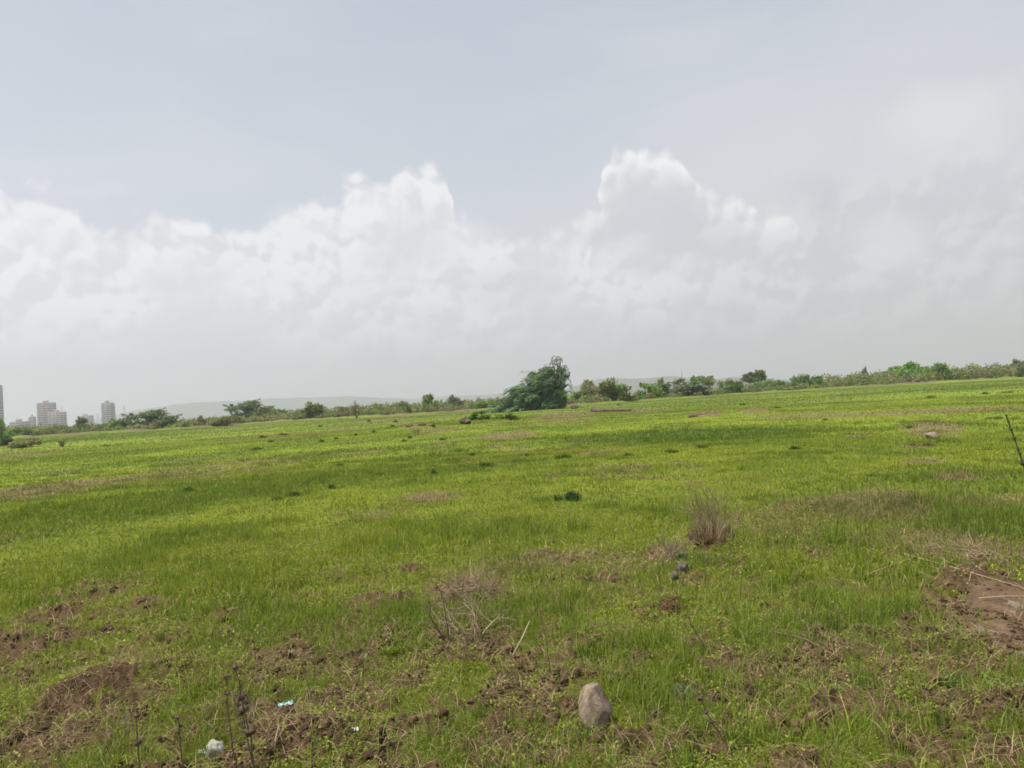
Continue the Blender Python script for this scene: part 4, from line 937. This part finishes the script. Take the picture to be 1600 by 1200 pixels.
# dry tufts
tuft(105, 758, 26, 14, 'pale dry grass tuft on the brown strip at left', 'dry_tuft', 'dry tuft', col=(.36, .27, .17), seed=4, n_=140, mat=M_dry, tag_key='p')
DK = (.25, .19, .12)
tuft(1112, 842, 84, 60, 'tall bundle of dead brown stalks standing over the reddish heap', 'dry_stalks', 'dead stalks', col=DK, seed=5, n_=110, mat=M_dry, tag_key='q', bend=(.02, .9))
tuft(1046, 864, 40, 36, 'dead yellowish grass tuft left of the stalk bundle', 'dry_tuft', 'dry tuft', col=DK, seed=7, n_=200, mat=M_dry, tag_key='q2', bend=(.1, .7))
tuft(840, 870, 34, 16, 'flattened straw tuft on the bare soil in the middle distance', 'dry_tuft', 'dry tuft', col=(.34, .27, .16), seed=9, n_=140, mat=M_dry, tag_key='p', bend=(.5, 1.6))
tuft(1214, 795, 14, 56, 'thin upright dead weed with a fuzzy top left of the right mound', 'dry_stalks', 'dead stalks', col=(.2, .18, .1), seed=10, n_=26, mat=M_dry, tag_key='r', bend=(.0, .15))
GL = (.075, .150, .018)
GB = 'lush grass clumps in the near field'
for k, (x, y, w_, h_, lb_) in enumerate([(905, 830, 34, 40, 'tall thin grass clump right above the middle bare soil'), (880, 965, 46, 60, 'tall green grass clump above the large pale brown stone'), (925, 1030, 70, 60, 'bushy green grass clump just behind the large pale brown stone'),
    (1355, 1085, 44, 90, 'tallest dark green grass clump on the near right'), (1300, 985, 30, 60, 'green grass clump left of the muddy patch'), (1500, 1040, 16, 60, 'slender green blades growing from the mud'), (1155, 1170, 40, 70, 'green grass clump near the bottom right of the large pale stone'),
    (1400, 960, 50, 40, 'spread of fresh blades at the left rim of the mud'), (1560, 1075, 50, 45, 'fresh grass clump on the soil below the puddles'), (1470, 1130, 26, 60, 'green blades on bare soil in the bottom right corner'), (785, 990, 40, 40, 'drooping green grass clump right of the dry brushwood'),
    (760, 1120, 60, 50, 'green grass clump on the near centre soil'), (420, 960, 30, 40, 'green grass clump in the near left middle'), (250, 1000, 30, 30, 'fresh green clump between bare patches on the left'), (830, 1185, 60, 45, 'green grass clump at the bottom left of the large pale stone'),
    (1065, 1195, 50, 50, 'green grass clump at the bottom edge'), (908, 1152, 40, 40, 'short grass blades against the lower left of the large pale stone'), (948, 1156, 44, 34, 'short grass blades against the lower right of the large pale stone'), (345, 1195, 34, 26, 'short grass clump in front of the whitish stone'), (1595, 960, 14, 30, 'small yellow green blades beside the puddle')]):
    tuft(x, y, w_, h_, lb_, 'grass_clump', 'grass clump', GB, GL, k, 90, M_grass, tag_key='l', bend=(.05, .6))

for k, (x, y, w_, h_, col_, lb_) in enumerate([(676, 1012, 34, 22, (.14, .26, .03), 'bright green broad leaved weed left of the dry brushwood'), (1070, 1085, 48, 20, (.13, .18, .09), 'soft grey green herb right of the large pale stone'),
    (1062, 872, 34, 20, (.08, .14, .06), 'dark green leafy herb above the grey rounded rock'), (205, 1115, 70, 34, (.12, .13, .06), 'scraggly olive herb at the bottom left around a seed head stem'), (1380, 808, 40, 14, (.10, .15, .07), 'grey green herb in front of the rocks on the right mound'),
    (1480, 1070, 34, 22, (.10, .20, .02), 'broad green weed on the soil below the mud'), (610, 1020, 30, 16, (.17, .24, .03), 'yellow green weed above the wrapper'), (1250, 900, 40, 16, (.20, .26, .03), 'yellow green weed patch left of the straw swathe')]):
    tuft(x, y, w_, h_, lb_, 'herb', 'herb', 'leafy herbs in the near grass', col_, k, 130, M_grass, tag_key='h%d' % k, bend=(.3, 1.3))
# heaps of dead plant matter
def heap(px, py, wpx, hpx, n_, label, col, seed, ln=(.05, .16), name='dead_plant_heap', wd=.004):
    p = onground(px, py); s = p.y/F; rg = np.random.default_rng(seed); W_, H_ = wpx*s/2, hpx*s
    mb = MB()
    for k in range(n_):
        a = rg.uniform(0, 2*PI); q = math.sqrt(rg.random()); z = H_*(1-q*q)*rg.random()
        c = np.array([math.cos(a)*q*W_, math.sin(a)*q*W_*.8, z]); d = rg.normal(0, 1, 3); d[2] *= .45; d /= np.linalg.norm(d); l = rg.uniform(*ln)
        b_ = rg.normal(0, .2, 3)*l
        mb.tube([c-d*l/2, c+b_*.5, c+d*l/2], wd*rg.uniform(.3, .7), 3, np.array(col)*rg.uniform(.5, 1.4), cap=False)
    o = mb.build(name, M_dry); o.location = p; return tag(o, label, 'dead plants')
heap(738, 928, 84, 22, 320, 'tangle of pale dry brushwood lying in the near grass', (.34, .24, .16), 1, (.06, .22))
heap(1112, 858, 56, 26, 300, 'reddish brown heap of dried plants below the dead stalks', (.26, .14, .08), 2, (.05, .14))
heap(1048, 955, 34, 26, 200, 'compact dark red brown clump of dried plant in the grass', (.20, .10, .07), 3, (.03, .08))
heap(1500, 870, 120, 8, 160, 'long straw swathe lying towards the muddy patch', (.33, .25, .15), 4, (.15, .5), 'straw_swathe')
heap(715, 1010, 70, 10, 90, 'loose dry twigs below the pale brushwood tangle', (.34, .25, .16), 5, (.06, .2))
heap(1255, 800, 60, 8, 160, 'brown dry plant litter on the small mound left of the grey rocks', (.26, .17, .10), 8, (.06, .18))
heap(1400, 785, 40, 8, 90, 'straw litter draped over the earth mound right of the grey rocks', (.30, .22, .13), 9, (.06, .18))
heap(640, 1020, 110, 8, 170, 'dead brown litter between the wrapper and the dry brushwood', (.26, .18, .11), 10, (.04, .13), wd=.003)
heap(350, 1120, 90, 10, 120, 'flattened brown stems around the seed head stalks', (.22, .15, .09), 6, (.06, .2), wd=.003)
def brush(px, py, wpx, n_, ln, r, cols, label, seed, up=.1, depth=2, name='dry_brushwood', spread=.7):
    p = onground(px, py); s = p.y/F; rg = np.random.default_rng(seed); mb = MB()
    for k in range(n_):
        a = rg.uniform(0, 2*PI); q = rg.random()*wpx*s/2; e = rg.uniform(.0, .8) + up
        b_ = rg.uniform(0, 2*PI); col = np.array(cols[rg.integers(len(cols))])*rg.uniform(.8, 1.25)
        x, y = math.cos(a)*q, math.sin(a)*q; z0 = gz(p.x+x, p.y+y)-p.z
        twigs(mb, (x, y, z0+.005), (math.cos(b_)*math.cos(e), math.sin(b_)*math.cos(e), math.sin(e)), ln*rg.uniform(.5, 1.1), r*rg.uniform(.6, 1.2), depth, rg, spread, 2, -.05 if up < .3 else .1, col)
    o = mb.build(name, M_dry); o.location = p; return tag(o, label, 'dead plants')
PALE = [(.46, .36, .25), (.33, .245, .165), (.24, .165, .11)]
brush(742, 930, 84, 75, .24, .0038, PALE, 'wide springy tangle of pale brushwood twigs, farther half of the near brushwood', 1)
brush(735, 990, 100, 34, .26, .0042, PALE, 'looser pale twigs with arching branches, nearer half of the near brushwood', 2, .25)
brush(700, 1010, 20, 4, .30, .0060, [(.20, .15, .11)], 'grey brown forked upright twig at the left of the brushwood', 3, .9, 2, 'forked_twig', .5)
brush(1112, 845, 74, 60, .36, .0030, [(.30, .22, .15), (.22, .155, .10), (.17, .12, .08)], 'upright dry twigs mixed into the bundle of dead stalks', 4, .75, 2)
brush(1045, 878, 60, 26, .20, .0028, PALE, 'low dead twigs around the dead yellowish tuft', 5, .3)
brush(350, 1125, 110, 30, .10, .0018, [(.20, .14, .10), (.13, .09, .065)], 'withered brown twigs at the feet of the seed head stalks', 6, .3)
brush(190, 1140, 150, 40, .10, .0016, [(.24, .17, .12), (.30, .23, .15)], 'greyish brown withered herb spread over the soil at the bottom left', 7, .4)
def stick(pxs, r, label, mat_col, name='stick', lift=.02):
    pts = [onground(x, y, lift if len(q) == 0 else q[0]) for x, y, *q in pxs]; a = pts[0]; mb = MB()
    P_ = np.array([np.array(p-a) for p in pts]); t = np.linspace(0, len(P_)-1, 18); Q = np.stack([np.interp(t, range(len(P_)), P_[:, k]) for k in range(3)], 1)
    mb.tube(Q, np.linspace(r, r*.45, 18), 5, mat_col); o = mb.build(name, M_dry, smooth=True); o.location = a; return tag(o, label, 'stick')
stick([(800, 1026, .0), (818, 1020, .10), (830, 1012, .17)], .005, 'pale broken stalk leaning in the grass left of the large pale stone', (.50, .42, .28))
stick([(1130, 985, .02), (1200, 992, .03), (1260, 1008, .035), (1325, 1040, .02)], .0065, 'long curved brown stick lying across the near right grass', (.20, .13, .09))
stick([(1530, 939, .02), (1570, 938, .03), (1612, 938, .03)], .004, 'straight pale straw lying over the puddle', (.50, .44, .34))
stick([(1350, 905, .03), (1450, 868, .03), (1530, 905, .03)], .004, 'long bent straw lying left of the mud', (.42, .33, .2))
stick([(1410, 868, .02), (1500, 895, .03), (1600, 925, .03)], .005, 'long straight straw stretching to the right edge above the mud', (.45, .36, .24))
stick([(1010, 1128, .01), (1030, 1116, .03), (1042, 1114, .03)], .006, 'short dark twig lying right of the large pale stone', (.13, .1, .08))
stick([(427, 1180, .0), (431, 1165, .03), (437, 1152, .06)], .006, 'short pale twig on bare soil near the bottom left', (.38, .28, .2))

# stems with whorled seed heads
M_stem = attr_mat('dead_stem', .85, 0, 60, .3)
def seed_stem(px, py, dist, top_px, top_py, nodes, label, bx=None, col=(.10, .072, .052), r=.003, hr=.018, group='dead stems with seed heads', start=.35):
    """foot on the ground at a distance in column px; its tip at top_px, top_py"""
    f_ = far(px, dist); f_.z = gz(f_.x, f_.y); dr = ray(top_px, top_py); k = dist/math.hypot(dr.x, dr.y); T = Vector((dr.x*k, dr.y*k, CAMH+dr.z*k))
    root = empty('seed_stem', f_, 0, label, 'dead stem', group); v = np.array(T-f_); rg = np.random.default_rng(int(px)); t = np.linspace(0, 1, 12)[:, None]
    bow = np.array([.03*np.linalg.norm(v), 0, 0]); Q = v*t + bow*np.sin(t*PI)*rg.choice([-1, 1]) + rg.normal(0, .002, (12, 3)); mb = MB(); mb.tube(Q, np.linspace(r*1.3, r*.6, 12), 5, col); mb.build('stem', M_stem, root)
    for i_ in range(nodes):
        u = start + (1-start)*(i_/max(1, nodes-1)); u = min(1.0, u + rg.uniform(-.3, .3)*(1-start)/max(1, nodes-1)); P0 = np.array([np.interp(u, t[:, 0], Q[:, k2]) for k2 in range(3)]); R_ = hr*(1.0-.35*(i_/max(1, nodes)))*rg.uniform(.6, 1.2)
        hb = MB(); dn = 1 + rg.uniform(-.45, .35, len(i1v)); hb.add(P0 + i1v*dn[:, None]*R_*np.array([1, 1, .75]), i1f, col)
        for q in range(11):
            a = q*2*PI/11; e = rg.uniform(-.2, .9); dd = np.array([math.cos(a)*math.cos(e), math.sin(a)*math.cos(e), math.sin(e)])
            hb.tube([P0+dd*R_*.7, P0+dd*R_*1.75], [R_*.13, R_*.04], 3, col, cap=False)
        hb.build('seed_head', M_stem, root)
seed_stem(1692, 0, 2.5, 1576, 648, 7, 'tall dark stem with whorled seed heads at the right edge', r=.0028, hr=.0075, start=.905, col=(.06, .07, .045))
seed_stem(372, 0, 3.15, 366, 1042, 3, 'tallest brown seed head stem beside the whitish stone', hr=.019, start=.55)
seed_stem(384, 0, 3.25, 373, 1062, 2, 'brown seed head stem just right of the tallest brown one', hr=.019, start=.8)
seed_stem(356, 0, 3.2, 355, 1085, 1, 'short brown seed head stem just left of the tallest brown one', hr=.017, start=1.0)
seed_stem(214, 0, 3.1, 212, 1112, 3, 'brown seed head stem in the dead grass at the bottom left', hr=.018, start=.45)
seed_stem(280, 0, 3.15, 278, 1122, 2, 'thin brown seed head stem between the two brown ones at bottom left', hr=.014, start=.6)
seed_stem(1100, 0, 3.4, 1093, 1092, 3, 'seed head stem with two round heads right of the large pale stone', hr=.014, start=.55)
seed_stem(1084, 0, 4.6, 1075, 965, 2, 'thin seed head stem standing in the grass right of the dark red clump', hr=.011, start=.8)
seed_stem(834, 0, 4.3, 833, 918, 1, 'very thin dark upright stem beside the pale broken stalk', hr=.004, start=1.0, r=.0022)
seed_stem(1082, 0, 6.2, 1086, 765, 2, 'thin tall dead stem rising out of the dead stalk bundle', hr=.008, start=.9, r=.003, col=(.14, .1, .07))

# ------------------------------------------------------------------ air
me = MB(); me.box(-5600, 5600, -5600, 5600, -9, 260)
hz = bpy.data.materials.new('haze_air'); hz.use_nodes = True; n = NT(hz.node_tree); n.n.clear()
pv = n.n.new('ShaderNodeVolumePrincipled'); pv.inputs['Color'].default_value = (0.81, 0.815, 0.91, 1); pv.inputs['Density'].default_value = 0.00045; pv.inputs['Anisotropy'].default_value = 0.4
o_ = n.n.new('ShaderNodeOutputMaterial'); n.l.new(pv.outputs[0], o_.inputs['Volume'])
tag(me.build('haze', hz), 'thin grey haze softening the far hills and towers', 'haze', kind='stuff')
